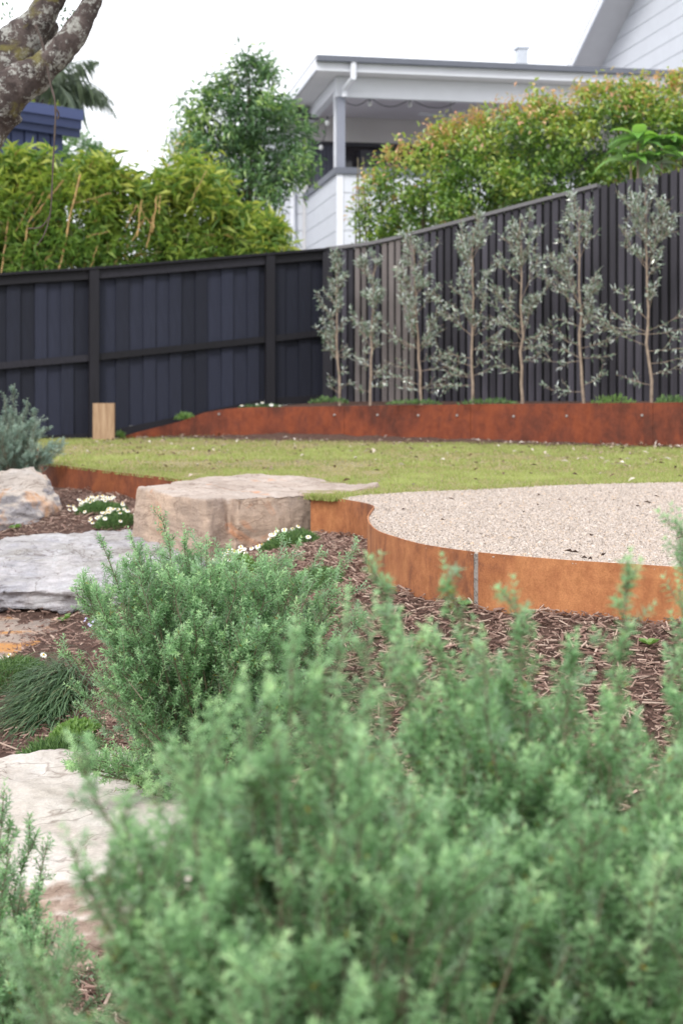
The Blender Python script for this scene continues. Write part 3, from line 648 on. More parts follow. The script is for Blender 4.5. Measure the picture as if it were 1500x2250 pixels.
# ------------------------------------------------------------------ rocks
def rock(name, label, cat, hulls, mat, vox=.02, smooth=2, noise_=((3, .02, (1, 1, 1)), (9, .008, (1, 1, 2.5))), top_at=.55, seed=0, nzmax=.75, terr=None):
    bm = bmesh.new()
    for h in hulls:
        b2 = bmesh.new()
        for p in h: b2.verts.new(tuple(float(q) for q in p))
        bmesh.ops.convex_hull(b2, input=b2.verts[:]); loose = [v for v in b2.verts if not v.link_faces]
        bmesh.ops.delete(b2, geom=loose, context='VERTS')
        me0 = bpy.data.meshes.new('t'); b2.to_mesh(me0); b2.free(); bm.from_mesh(me0); bpy.data.meshes.remove(me0)
    me = bpy.data.meshes.new(name); bm.to_mesh(me); bm.free()
    o = link(name, me); md = o.modifiers.new('r', 'REMESH'); md.mode = 'VOXEL'; md.voxel_size = vox
    dg = bpy.context.evaluated_depsgraph_get(); ev = o.evaluated_get(dg); me2 = bpy.data.meshes.new_from_object(ev)
    bpy.data.objects.remove(o); bpy.data.meshes.remove(me)
    me2.calc_loop_triangles()
    V = np.empty(len(me2.vertices) * 3); me2.vertices.foreach_get('co', V); V = V.reshape(-1, 3)
    T = np.empty(len(me2.loop_triangles) * 3, np.int32); me2.loop_triangles.foreach_get('vertices', T); T = T.reshape(-1, 3)
    E = np.empty(len(me2.edges) * 2, np.int32); me2.edges.foreach_get('vertices', E); E = E.reshape(-1, 2)
    bpy.data.meshes.remove(me2)
    def normals(V):
        fn_ = np.cross(V[T[:, 1]] - V[T[:, 0]], V[T[:, 2]] - V[T[:, 0]]); N = np.zeros_like(V)
        for k in range(3): np.add.at(N, T[:, k], fn_)
        return unit(N)
    for it in range(smooth):
        A_ = np.zeros_like(V); c_ = np.zeros(len(V)); np.add.at(A_, E[:, 0], V[E[:, 1]]); np.add.at(A_, E[:, 1], V[E[:, 0]]); np.add.at(c_, E.ravel(), 1)
        V = V * .5 + .5 * A_ / c_[:, None]
    N = normals(V)
    for k, (sc, amp, an) in enumerate(noise_):
        V = V + N * (amp * fbm(V * np.array(an) * sc, seed + k * 7, 4))[:, None]
    N0 = normals(V)
    if terr:   # bedding ledges
        st, amp = terr; N = N0; q = (V[:, 2] + .045 * fbm(V * np.array((2.5, 2.5, 1)), seed + 50, 4)) / st; fr = q - np.floor(q)
        V = V + N * (amp * np.clip((nzmax - np.abs(N[:, 2])) * 12, 0, 1) * (.55 + .6 * fbm(V * 5, seed + 61, 3)) * (np.power(fr, 3) - .3))[:, None]
    steep = np.clip((top_at + .16 - N0[:, 2] + .16 * fbm(V * np.array((6, 6, 14)), seed + 90, 4)) / .32, 0, 1)
    org = V.mean(0); org[2] = V[:, 2].min()
    me = np_mesh(name, V - org, T, mat, steep, True)
    return tag(link(name, me, None, tuple(org)), label, cat)

top = [(-1.16, 8.16), (-.914, 7.70), (-.705, 7.36), (-.626, 7.52), (-.54, 7.50), (-.32, 7.78), (-.163, 7.80), (.026, 8.05), (.215, 8.39), (-.177, 9.2), (-.56, 9.2), (-.9, 9.06), (-1.02, 8.88), (-1.13, 8.5)]
tp = np.array(top); cen = tp.mean(0)
def slab(pts, zt, zb, grow=0.03):
    pts = np.asarray(pts); c_ = pts.mean(0); return [(x, y, zt) for x, y in pts] + [(x + grow * np.sign(x - c_[0]), y + grow * np.sign(y - c_[1]), zb) for x, y in pts]
rock('stone_step', 'pink sandstone slab step level with the lawn at the start of the rusty edging', 'stone step',
     [slab([top[i] for i in (0, 1, 2, 11, 12, 13)], .018, -.36), slab([top[i] for i in (2, 3, 11)] + [(-.6, 8.6)], .018, -.36), slab([top[i] for i in (4, 5, 6, 7, 9, 10)] + [(-.62, 7.62), (-.9, 9.0)], .018, -.36), [(x, y, .016) for x, y in [top[6], top[7], top[8], top[9], (-.5, 8.5)]] + [(x * .8, y, -.12) for x, y in [top[6], top[7], (.15, 8.39), top[9], (-.5, 8.5)]]],
     M['st_sand'], .015, 1, ((2.6, .030, (1, 1, .18)), (10, .008, (1, 1, .8)), (30, .003, (1, 1, 1))), seed=1)
rock('stone_step', 'pale grey quartzite step below the pink slab, its rough face layered', 'stone step',
     [[(-2.5, 7.55, -.265), (-1.98, 7.83, -.262), (-1.75, 8.2, -.255), (-1.5, 8.46, -.25), (-1.1, 8.4, -.26), (-.75, 8.0, -.27), (-.70, 7.35, -.285), (-1.0, 7.42, -.285), (-1.4, 7.50, -.275), (-1.72, 7.72, -.268),
       (-2.5, 7.20, -.44), (-1.8, 7.20, -.45), (-1.2, 7.14, -.42), (-.78, 7.12, -.42), (-2.5, 7.3, -.50), (-1.75, 7.24, -.515), (-1.45, 7.2, -.535), (-1.2, 7.2, -.545), (-.8, 7.2, -.53), (-1.5, 8.4, -.55), (-2.4, 7.9, -.55), (-.8, 8.2, -.55)]],
     M['st_grey'], .013, 1, ((2.5, .025, (1, 1, 2.5)), (7, .016, (1, 1, 5)), (24, .006, (1, 1, 4))), top_at=.93, seed=2, nzmax=.975, terr=(.034, .022))
rock('stone_step', 'ochre stained sandstone step low under the grey step', 'stone step',
     [[(-2.4, 6.2, -.585), (-1.75, 6.05, -.59), (-1.45, 6.3, -.585), (-1.36, 6.6, -.58), (-1.30, 7.0, -.57), (-1.4, 7.6, -.56), (-2.4, 7.7, -.56), (-2.4, 6.15, -.85), (-1.7, 6.0, -.85), (-1.36, 6.3, -.85), (-1.28, 7.0, -.85), (-1.4, 7.6, -.85), (-2.4, 7.7, -.85)]],
     M['st_orange'], .02, 2, ((3, .016, (1, 1, 1)), (10, .006, (1, 1, 2))), seed=3)
rock('boulder', 'bluish grey boulder with a tan top at the end of the lawn edging', 'boulder',
     [[P(-140, 1050, 9.4), P(-150, 1175, 9.1), P(-60, 1037, 9.55), P(30, 1031, 9.5), P(70, 1030, 9.45), P(92, 1046, 9.4), P(137, 1096, 9.3), P(139, 1115, 9.25), P(122, 1138, 9.15), P(62, 1175, 8.95), P(-10, 1195, 8.85), P(-5, 1092, 8.95), P(55, 1082, 9.0), P(100, 1112, 9.02), P(95, 1120, 9.9), P(-100, 1130, 10), P(40, 1062, 9.9)]],
     M['st_boulder'], .012, 0, ((3.5, .022, (1, 1, 1.2)), (9, .014, (1, 1, 2.6)), (30, .004, (1, 1, 1))), top_at=.5, seed=4, terr=(.07, .012))
rock('boulder', 'broad cream sandstone boulder with a flat top beside the foreground shrubs', 'boulder',
     [[(-1.5, 4.45, -.63), (-1.1, 4.62, -.612), (-.93, 4.72, -.598), (-.72, 4.72, -.60), (-.45, 4.35, -.61), (-.36, 3.86, -.64), (-.48, 3.70, -.655), (-.70, 3.62, -.66), (-.9, 3.66, -.655), (-1.15, 3.72, -.65), (-1.5, 3.9, -.65),
       (-1.5, 3.75, -.78), (-1.1, 3.58, -.78), (-.7, 3.52, -.78), (-.42, 3.62, -.78), (-.32, 3.9, -.78), (-1.5, 3.7, -1.05), (-1.0, 3.5, -1.05), (-.6, 3.46, -1.05), (-.3, 3.6, -1.05), (-.4, 4.5, -1.0), (-.9, 4.8, -1.0), (-1.5, 4.6, -1.0)]],
     M['st_white'], .0125, 2, ((2.2, .018, (1, 1, 1)), (8, .009, (1, 1, 3.5)), (28, .004, (1, 1, 2.5))), top_at=.72, seed=5, terr=(.07, .03))

# ------------------------------------------------------------------ vegetation helpers
def leaves(acc, B, D, N, L, W, tint, fold=.25, droop=.1, widest=.45):
    """folded diamond leaves: base B, direction D, upper side N"""
    B, D, N = np.asarray(B, float), unit(np.asarray(D, float)), np.asarray(N, float); n = len(B)
    L = np.broadcast_to(np.asarray(L, float), (n,))[:, None]; W = np.broadcast_to(np.asarray(W, float), (n,))[:, None]
    Sd = unit(np.cross(D, N)); Nn = np.cross(Sd, D)
    mid = B + D * L * widest
    V = np.stack((B, mid + Sd * W / 2 + Nn * W * fold, B + D * L - Nn * L * droop, mid - Sd * W / 2 + Nn * W * fold), 1).reshape(-1, 3)
    k = np.arange(n)[:, None] * 4; T = np.concatenate((k + np.array([[0, 1, 2]]), k + np.array([[0, 2, 3]])), 1).reshape(-1, 3)
    acc.add(V, T, np.repeat(np.clip(tint, 0, 1), 4))
def rdirs(rs, n): return unit(rs.normal(size=(n, 3)))
def perp(D, rs):
    a = unit(np.cross(D, rdirs(rs, len(D)))); return a, np.cross(D, a)

def whorled(acc, rs, S, D, L, up, spacing, leafL, leafW, spread=1.12, tintb=.5, tip=.4, per=4, start=0.0):
    """shoots (start S, direction D, length L) carrying whorls of needle leaves; returns shoot tips"""
    S, D, L = np.asarray(S, float), unit(np.asarray(D, float)), np.asarray(L, float); n = len(S)
    nm = int(np.max(L) / spacing) + 1; a, b = perp(D, rs); base = np.clip(tintb + rs.normal(0, .13, n), 0.13, 1)
    st = np.broadcast_to(np.asarray(start, float), (n,))
    for k in range(nm):
        s = (k + .5) * spacing / L; ok = (s < 1.0) & (s > st)
        if not ok.any(): continue
        so = s[ok][:, None]; bend = np.zeros((ok.sum(), 3)); bend[:, 2] = up * (s[ok] ** 2) * L[ok]
        p = S[ok] + D[ok] * so * L[ok][:, None] + bend
        ax = unit(D[ok] + np.array((0, 0, 2 * up)) * so); tipf = np.clip((s[ok] - .72) / .28, 0, 1)
        for j in range(per):
            ph = j * 2 * np.pi / per + (k % 2) * np.pi / per + rs.normal(0, .22, ok.sum())
            r = np.cos(ph)[:, None] * a[ok] + np.sin(ph)[:, None] * b[ok]
            sp = (spread + rs.normal(0, .13, ok.sum())) * (1 - .5 * tipf)
            d = ax * np.cos(sp)[:, None] + r * np.sin(sp)[:, None]
            ln = leafL * (1 + rs.normal(0, .16, ok.sum())) * (1 - .42 * tipf) * np.clip(.65 + s[ok] * 2, .65, 1)
            tn = base[ok] + tip * tipf + rs.normal(0, .07, ok.sum()) - .12 * (s[ok] < .25)
            old = rs.rand(ok.sum()) < .008; tn = np.where(old, rs.uniform(0, .06, ok.sum()), np.maximum(tn, .11))
            leaves(acc, p, d, ax - r * .2, ln, leafW, tn, .22, rs.uniform(-.08, .12))
    return S + D * L[:, None] + np.c_[np.zeros(n), np.zeros(n), up * L]

def bez(p0, p1, p2, n):
    t = np.linspace(0, 1, n)[:, None]; return (1 - t) ** 2 * p0 + 2 * t * (1 - t) * p1 + t * t * p2

def shrub(name, label, cat, base, R, H, nmain, nside, seed, leafL=.0175, leafW=.0037, spacing=.0074, leaders=(), mat='westringia', side_len=(.04, .11), group=None, fall=.35, exp_=2.6, squash=(1, 1), tint=.5, flowers=0, skirt=.12, thin=99, stemr=.0042, lump=.05, per=5, lead0=.3, leadn=1.0):
    """many branched shrub: main branches end in lumps on a dome, each branch ends in a spray of short leafy shoots"""
    rs = np.random.RandomState(seed); base = np.asarray(base, float); root = thing(name, label, cat, base, group)
    st = Acc(); lv = Acc(); S = []; D = []; L = []; TB = []; MS = []; MD = []; ML = []; ends = []; et = []
    nl = max(1, nmain // per)
    for i in range(nl):
        az = i * 2.39996 + rs.uniform(-.3, .3); rr = math.sqrt((i + .5) / nl) * rs.uniform(.85, 1.05); z = H * (1 - fall * rr ** exp_) * rs.uniform(.86, 1.02); t_ = rs.normal(0, .10)
        if rr > .72 and rs.rand() < .55: z *= rs.uniform(skirt + .1, .9)
        for _ in range(per):
            ends.append(base + np.array((R * squash[0] * rr * math.cos(az) + rs.normal(0, lump), R * squash[1] * rr * math.sin(az) + rs.normal(0, lump), z - abs(rs.normal(0, lump * 1.1))))); et.append(t_)
    nmain = len(ends)
    for q in leaders: ends.append(np.asarray(q, float)); et.append(rs.normal(0, .08))
    for i, e in enumerate(ends):
        isl = i >= nmain; b_0 = base + rs.normal(0, .018, 3) * (1, 1, 0); h = e - b_0
        c = b_0 + np.array((h[0] * rs.uniform(.25, .6), h[1] * rs.uniform(.25, .6), h[2] * rs.uniform(.45, .65)))
        if i >= nmain + thin: b_0 = base + np.array((rs.normal(0, .03), rs.normal(0, .03), H * rs.uniform(.35, .5))); c = lerp(b_0, e, .55) - np.array((0, 0, .10 * np.linalg.norm(e - b_0)))
        pts = bez(b_0, c, e, 11); pts[2:-1] += rs.normal(0, .005, (8, 3))
        ln = np.sum(np.linalg.norm(np.diff(pts, axis=0), axis=1)); st.tube(pts, np.linspace(stemr * rs.uniform(.7, 1.1), .0011, 11), 4, rs.rand(), False)
        tg = unit(np.gradient(pts, axis=0)); ns = max(5, int(nside * ln / H))
        for k in range(ns):
            t = (.25 if not isl else lead0) + (.74 if not isl else .99 - lead0) * ((k + rs.rand()) / ns) ** .8; t = min(t, .985); f = t * 10; a0 = int(f); p = pts[a0] + (pts[min(a0 + 1, 10)] - pts[a0]) * (f - a0)
            r = rdirs(rs, 1)[0]; r -= tg[a0] * r.dot(tg[a0]); r = unit(r); sp = rs.uniform(.55, 1.15)
            S.append(p); D.append(tg[a0] * math.cos(sp) + r * math.sin(sp) + np.array((0, 0, .22))); TB.append(et[i])
            L.append(rs.uniform(*side_len) * (1.15 - .45 * t) * ((.62 if t > .75 else .85) if isl else 1))
        m = 3 if isl else 1
        MS.append(pts[10 - m]); MD.append(pts[10] - pts[10 - m]); ML.append(np.linalg.norm(pts[10] - pts[10 - m]) * 1.04 + .015)
    S, D, L, TB = np.array(S), unit(np.array(D)), np.array(L), np.array(TB)
    whorled(lv, rs, S, D, L, .22, spacing, leafL, leafW, tintb=tint + TB)
    sub = rs.rand(len(S)) < .75; fr = rs.uniform(.3, .8, sub.sum())[:, None]
    s2 = S[sub] + D[sub] * L[sub][:, None] * fr; d2 = D[sub] * .7 + rdirs(rs, sub.sum()) * .8 + (0, 0, .25); whorled(lv, rs, s2, d2, L[sub] * rs.uniform(.3, .6, sub.sum()), .2, spacing * .9, leafL * .85, leafW, tintb=tint + TB[sub])
    whorled(lv, rs, MS, MD, ML, 0.0, spacing * 1.35, leafL * 1.05, leafW, spread=1.15, tintb=tint + .05)
    for k in range(len(S)):
        e = S[k] + D[k] * L[k] * .8 + (0, 0, .14 * L[k]); st.tube([S[k], S[k] + D[k] * L[k] * .4 + (0, 0, .035 * L[k]), e], [.0014, .0011, .0007], 3, rs.rand(), False)
    for k in range(max(2, nmain // 14)):     # bare dead twigs
        p = base + np.array((rs.normal(0, R * .6), rs.normal(0, R * .6), H * rs.uniform(.25, .6))); q = unit(rdirs(rs, 1)[0] + (0, 0, .3)); st.tube(bez(p, p + q * .06, p + q * .13 + rdirs(rs, 1)[0] * .03, 5), [.0018, .0016, .0014, .001, .0007], 4, 1.0)
    part(st, 'stems', M['stem'], root, fix=False, kind='stuff'); part(lv, 'foliage', M[mat], root, fix=False, kind='stuff')
    if flowers:
        fl = Acc(); kk = rs.choice(len(S), flowers)
        for q in kk:
            c = S[q] + D[q] * L[q] * .9 + (0, -.012, .01)
            for _ in range(3):
                cc = c + rs.normal(0, .006, 3); dd = unit(rdirs(rs, 5) + np.array((0, -.8, .4))); leaves(fl, np.repeat(cc[None], 5, 0), dd, rdirs(rs, 5), .009, .006, np.full(5, .5), .1)
        part(fl, 'flowers', M['lilac'], root, fix=False, kind='stuff')
    return root

def clumps(rs, ells, n, lo=.72, hi=1.05, keep=None):
    """clump centres on and just inside the skin of ellipsoids"""
    C = []; Nn = []; vol = np.array([r[0] * r[2] for _, r in ells]); cnt = np.maximum(1, (n * vol / vol.sum()).astype(int))
    for (c, r), m in zip(ells, cnt):
        d = rdirs(rs, m * 2)[:m * 2]; rad = rs.uniform(lo, hi, (len(d), 1)); p = np.asarray(c) + d * np.asarray(r) * rad
        C.append(p[:m]); Nn.append(d[:m])
    C = np.vstack(C); Nn = np.vstack(Nn); ok = np.ones(len(C), bool)
    for c, r in ells: ok &= np.linalg.norm((C - np.asarray(c)) / np.asarray(r), axis=1) > lo * .85
    return C[ok], Nn[ok]
def crown(acc, rs, C, N, per, spread, leafL, leafW, tint_fn, up=.35, droop=.15, out=.8, jit=.5, fold=.2):
    n = len(C); B = np.repeat(C, per, 0) + rs.normal(0, 1, (n * per, 3)) * np.repeat(np.broadcast_to(spread, (n,))[:, None], per, 0)
    Nr = np.repeat(N, per, 0); D = unit(Nr * out + rdirs(rs, n * per) * jit * 1.6 + (0, 0, up - .3))
    NN = unit(rdirs(rs, n * per) * .55 + (0, 0, 1.0) + Nr * .4)
    leaves(acc, B, D, NN, leafL * rs.uniform(.65, 1.2, n * per), leafW * rs.uniform(.75, 1.2, n * per), tint_fn(B, np.repeat(np.arange(n), per)), fold, droop)
def gz(x, y): return float(ground_z([x], [y])[0])

# ------------------------------------------------------------------ background trees
rs = np.random.RandomState(21)
b0 = np.array(((540 - 750) / F * 20.3, 20.3, .3)); tr = thing('tree', 'dark green bushy tree in front of the left end of the white house', 'tree', b0)
def pe(px, py, Y, rx, ry, rz): return (P(px, py, Y), (rx / F * Y, ry, rz / F * Y))
ells = [pe(545, 190, 20.3, 52, .35, 48), pe(580, 160, 20.3, 22, .2, 45), pe(510, 165, 20.3, 16, .2, 42), pe(530, 260, 20.3, 105, .6, 62), pe(450, 240, 20.3, 42, .35, 38), pe(600, 300, 20.2, 80, .6, 75), pe(490, 335, 20.3, 95, .6, 72), pe(610, 385, 20.2, 55, .5, 55), pe(655, 350, 20.1, 34, .25, 32), pe(520, 430, 20.4, 85, .55, 60), pe(560, 520, 20.2, 60, .45, 40), pe(600, 430, 20.1, 30, .25, 28)]
C, N = clumps(rs, ells, 170); lv = Acc(); ct = rs.uniform(.1, 1.0, len(C))
crown(lv, rs, C, N, 46, .095, .125, .036, lambda B, i: .16 + ct[i] * .8 + rs.normal(0, .14, len(B)), droop=.25, up=.1)
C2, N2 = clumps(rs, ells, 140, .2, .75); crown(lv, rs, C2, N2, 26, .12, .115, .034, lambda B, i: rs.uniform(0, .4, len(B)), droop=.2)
part(lv, 'crown', M['dark_leaf'], tr, fix=False)
tk = Acc(); tp_ = P(548, 170, 20.3); tk.tube(bez(b0, lerp(b0, tp_, .5) + (.08, 0, 0), tp_, 10), np.linspace(.07, .012, 10), 8)
for q in C[::9]: m_ = lerp(b0, tp_, float(np.clip((q[2] - b0[2]) / (tp_[2] - b0[2]) * .8, .25, .95))); tk.tube(bez(m_, (m_ + q) / 2 + (0, 0, .08), q, 5), np.linspace(.018, .005, 5), 5)
part(tk, 'trunk', M['stem'], tr)

# bamboo along the left fence
bb = thing('bamboo_hedge', 'yellow green bamboo thicket with dry canes behind the blue fence', 'bamboo', P(200, 600, 18.6) * (1, 1, 0) + (0, 0, .2))
ells = [pe(-60, 500, 18.3, 110, .5, 130), pe(60, 480, 18.4, 90, .5, 118), pe(160, 470, 18.5, 95, .55, 110), pe(225, 445, 18.5, 60, .45, 85), pe(120, 560, 18.2, 150, .4, 70), pe(300, 520, 18.7, 80, .45, 95), pe(370, 500, 18.8, 65, .45, 95), pe(440, 470, 18.9, 62, .45, 112), pe(330, 570, 18.5, 140, .4, 60), pe(500, 530, 18.9, 75, .45, 62), pe(560, 550, 18.9, 75, .4, 50), pe(450, 570, 18.7, 120, .4, 45), pe(400, 400, 19.2, 35, .3, 40)]
C, N = clumps(rs, ells, 720, .6, 1.08); lv = Acc(); ct = rs.uniform(0, 1, len(C))
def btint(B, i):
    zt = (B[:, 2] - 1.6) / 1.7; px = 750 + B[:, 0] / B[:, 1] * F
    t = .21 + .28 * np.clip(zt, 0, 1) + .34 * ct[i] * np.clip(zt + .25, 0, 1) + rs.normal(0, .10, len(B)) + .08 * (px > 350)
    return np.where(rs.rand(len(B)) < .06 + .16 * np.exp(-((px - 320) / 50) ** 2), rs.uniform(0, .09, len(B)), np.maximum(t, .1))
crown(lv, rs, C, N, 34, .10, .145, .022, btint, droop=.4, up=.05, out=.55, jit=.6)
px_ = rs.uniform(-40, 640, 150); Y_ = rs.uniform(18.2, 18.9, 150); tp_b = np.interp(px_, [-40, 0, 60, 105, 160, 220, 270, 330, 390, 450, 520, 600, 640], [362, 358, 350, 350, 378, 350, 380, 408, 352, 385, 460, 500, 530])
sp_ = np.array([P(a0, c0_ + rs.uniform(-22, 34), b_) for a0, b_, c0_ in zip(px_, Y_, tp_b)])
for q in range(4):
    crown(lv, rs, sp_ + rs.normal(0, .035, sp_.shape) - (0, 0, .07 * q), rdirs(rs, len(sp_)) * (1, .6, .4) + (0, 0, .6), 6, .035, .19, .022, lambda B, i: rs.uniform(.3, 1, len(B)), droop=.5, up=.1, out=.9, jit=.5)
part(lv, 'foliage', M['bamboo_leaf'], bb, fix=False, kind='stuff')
for (a0, a1, r_, lb) in (((128, 596), (178, 380), .023, 1), ((2, 610), (22, 470), .016, 0), ((45, 605), (62, 490), .018, 0), ((62, 490), (140, 395), .013, 0), ((62, 490), (98, 420), .009, 0), ((302, 520), (312, 440), .014, 0), ((335, 510), (345, 430), .014, 0), ((290, 530), (318, 480), .010, 0), ((165, 447), (245, 425), .008, 0), ((190, 520), (240, 508), .008, 0), ((20, 560), (60, 530), .008, 0), ((300, 450), (340, 500), .008, 0), ((-20, 600), (-5, 420), .015, 0), ((420, 440), (455, 375), .008, 0), ((322, 545), (338, 470), .012, 0), ((278, 500), (300, 450), .008, 0), ((30, 520), (75, 430), .008, 0), ((350, 470), (352, 430), .010, 0), ((200, 590), (215, 540), .008, 0), ((85, 470), (120, 410), .008, 0), ((110, 600), (70, 540), .008, 0)):
    A_, B_ = P(*a0, 17.92 if a0[1] < 580 else 17.8), P(*a1, 17.95); a = Acc(); n_ = 9; pts = lerp(A_, B_, np.linspace(0, 1, n_)[:, None]); pts[1:-1] += rs.normal(0, .006, (n_ - 2, 3))
    if a0[1] > 580: pts = np.vstack((pts[0] + (pts[0] - pts[-1]) * .8, pts))
    a.tube(pts, .48 * r_ * np.array([1 + .18 * (i % 2) for i in range(len(pts))]), 7); part(a, 'cane', M['cane'], bb)

# orange tipped hedge behind the right fence
hd = thing('hedge', 'tall green hedge with orange new tips behind the brown paling fence', 'hedge', (2.2, 17.6, .4))
ells = [pe(850, 480, 18.8, 60, .5, 62), pe(835, 425, 18.7, 42, .4, 55), pe(890, 400, 18.6, 62, .5, 78), pe(930, 470, 18.4, 80, .5, 60), pe(960, 370, 18.3, 65, .5, 80), pe(1030, 390, 18.0, 80, .5, 112), pe(1000, 320, 18.1, 40, .4, 42), pe(1110, 340, 17.7, 85, .55, 98), pe(1080, 440, 17.5, 100, .45, 75), pe(1190, 330, 17.3, 85, .55, 108), pe(1270, 320, 17.0, 80, .55, 112), pe(1200, 400, 17.0, 120, .4, 60), pe(1350, 310, 16.7, 85, .55, 115), pe(1440, 300, 16.4, 85, .55, 118), pe(1530, 290, 16.1, 85, .5, 120), pe(1330, 250, 16.9, 45, .4, 48), pe(1410, 240, 16.6, 50, .4, 52), pe(1500, 225, 16.4, 50, .4, 52), pe(820, 510, 18.7, 40, .4, 35)]
C, N = clumps(rs, ells, 680, .76, 1.10); lv = Acc(); ct = rs.uniform(0, 1, len(C))
def htop(px): return np.interp(px, [780, 830, 880, 960, 1020, 1100, 1200, 1300, 1400, 1500, 1620], [440, 350, 322, 300, 265, 242, 228, 205, 192, 180, 170])
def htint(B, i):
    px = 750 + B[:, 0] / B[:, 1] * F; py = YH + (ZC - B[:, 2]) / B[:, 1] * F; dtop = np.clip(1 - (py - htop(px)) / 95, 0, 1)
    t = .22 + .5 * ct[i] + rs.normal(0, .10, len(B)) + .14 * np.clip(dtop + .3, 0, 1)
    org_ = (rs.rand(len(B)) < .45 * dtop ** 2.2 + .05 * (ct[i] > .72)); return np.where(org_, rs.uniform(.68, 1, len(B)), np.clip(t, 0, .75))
crown(lv, rs, C, N, 44, .078, .084, .042, htint, droop=.15, up=.25, out=.5, jit=.8)
px_ = rs.uniform(840, 1560, 95); Y_ = np.interp(px_, [800, 1600], [18.7, 16.1]) - .1; sp_ = np.array([P(a0, htop(a0) + rs.uniform(6, 26), b_) for a0, b_ in zip(px_, Y_)])
for q in range(5):
    crown(lv, rs, sp_ + np.array((0, 0, .045)) * q + rs.normal(0, .012, sp_.shape), np.tile((0, 0, 1.0), (len(sp_), 1)), 5, .02, .05, .02, lambda B, i: rs.uniform(.72, 1, len(B)), up=.5, out=.5, jit=.8)
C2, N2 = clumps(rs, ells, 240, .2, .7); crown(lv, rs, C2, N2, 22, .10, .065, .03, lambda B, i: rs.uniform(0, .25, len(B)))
part(lv, 'foliage', M['hedge_leaf'], hd, fix=False, kind='stuff')
tk = Acc()
for i in range(16):
    px = 800 + i * 48; Y = np.interp(px, [800, 1600], [18.8, 16.1]); g = P(px, 700, Y); g[2] = .3
    for k in range(4): e = P(px + rs.uniform(-45, 45), rs.uniform(320, 480), Y + rs.uniform(-.2, .2)); tk.tube(bez(g, (g + e) / 2 + rs.normal(0, .06, 3), e, 6), np.linspace(.024, .007, 6), 5)
part(tk, 'stems', M['stem'], hd, kind='stuff')

# broad leaved plant behind the fence at the right
bp = thing('broad_leaf_plant', 'bright green plant with big drooping leaves above the tall fence', 'plant', (3.5, 15.5, .42))
def big_leaf(base, d, L, Wd, droop, tint):
    a = Acc(); d = unit(np.asarray(d, float)); sd_ = unit(np.cross(d, (0, 0, 1.0))); n = 8; V = []; T = []
    for i in range(n + 1):
        t = i / n; p = base + d * L * t + np.array((0, 0, -droop * L * t * t)); wd = Wd * math.sin(math.pi * min(1, t ** .8 * .98 + .02)) * .5 + .002
        up_ = np.array((0, 0, .28 * wd)); V += [p - sd_ * wd + up_, p, p + sd_ * wd + up_]
        if i: q = (i - 1) * 3; T += [(q, q + 1, q + 3), (q + 1, q + 4, q + 3), (q + 1, q + 2, q + 4), (q + 2, q + 5, q + 4)]
    a.add(V, T, tint); return a
for (hx, hy, m) in ((1400, 305, 13), (1452, 312, 14), (1500, 318, 12), (1385, 352, 10), (1435, 358, 10), (1485, 350, 9)):
    hub = P(hx, hy, 15.48); a = Acc(); a.tube(bez(np.array((hub[0] + .03, 15.5, .42)), hub - (0, 0, 1), hub, 6), np.linspace(.02, .012, 6), 6); part(a, 'stem', M['mat_stem'] if 'mat_stem' in M else M['olive_bark'], bp)
    for k in range(m):
        az = k * 2.4 + rs.uniform(-.3, .3); el = rs.uniform(.15, .75); dd = (math.cos(az) * math.cos(el), math.sin(az) * math.cos(el), math.sin(el))
        part(big_leaf(hub + rs.normal(0, .02, 3), dd, rs.uniform(.32, .46), rs.uniform(.13, .175), rs.uniform(.35, .75), rs.rand()), 'leaf', M['tobacco_leaf'], bp, smooth=True, fix=False)

# palm and shrubs by the shed
pm = thing('palm_tree', 'palm tree with drooping feathery fronds rising behind the navy shed', 'palm', P(95, 600, 25.5) * (1, 1, 0) + (0, 0, .3))
hub = P(92, 205, 25.5); a = Acc(); a.tube([np.array((hub[0], 25.5, .3)), np.array((hub[0] + .05, 25.5, 2.5)), hub], [.16, .13, .12], 10); part(a, 'trunk', M['bark'], pm)
frs = [(P(150, 118, 25.4), P(215, 132, 25.4)), (P(175, 120, 25.3), P(262, 262, 25.2)), (P(150, 135, 25.2), P(190, 275, 25.1)), (P(190, 140, 25.6), P(250, 225, 25.6)), (P(130, 150, 25), P(160, 240, 24.8)), (P(60, 120, 25.5), P(-10, 200, 25.6)), (P(100, 100, 25.7), P(120, 70, 26.0)), (P(50, 140, 25.2), P(10, 260, 25.1)), (P(80, 90, 25), P(40, 90, 24.4))]
for m_, e_ in frs:
    n_ = 30; rib = bez(hub, m_, e_, n_); a = Acc(); a.tube(rib[::3], np.linspace(.018, .005, len(rib[::3])), 4); tg = unit(np.gradient(rib, axis=0)); sd_ = unit(np.cross(tg, (0, 0, 1.0)))
    for sg in (-1, 1):
        t = np.linspace(.0, 1, n_); ok = t > .14; D = sd_ * sg * .8 + tg * .55 + (0, 0, -.75) + rs.normal(0, .14, (n_, 3)); leaves(a, rib[ok], D[ok], np.tile((0, 0, 1.), (ok.sum(), 1)), (.52 * np.sin(np.pi * np.clip(t * .85 + .15, 0, 1)) + .10)[ok], .014, rs.rand(ok.sum()), .2, .3)
    part(a, 'frond', M['palm_leaf'], pm, fix=False)
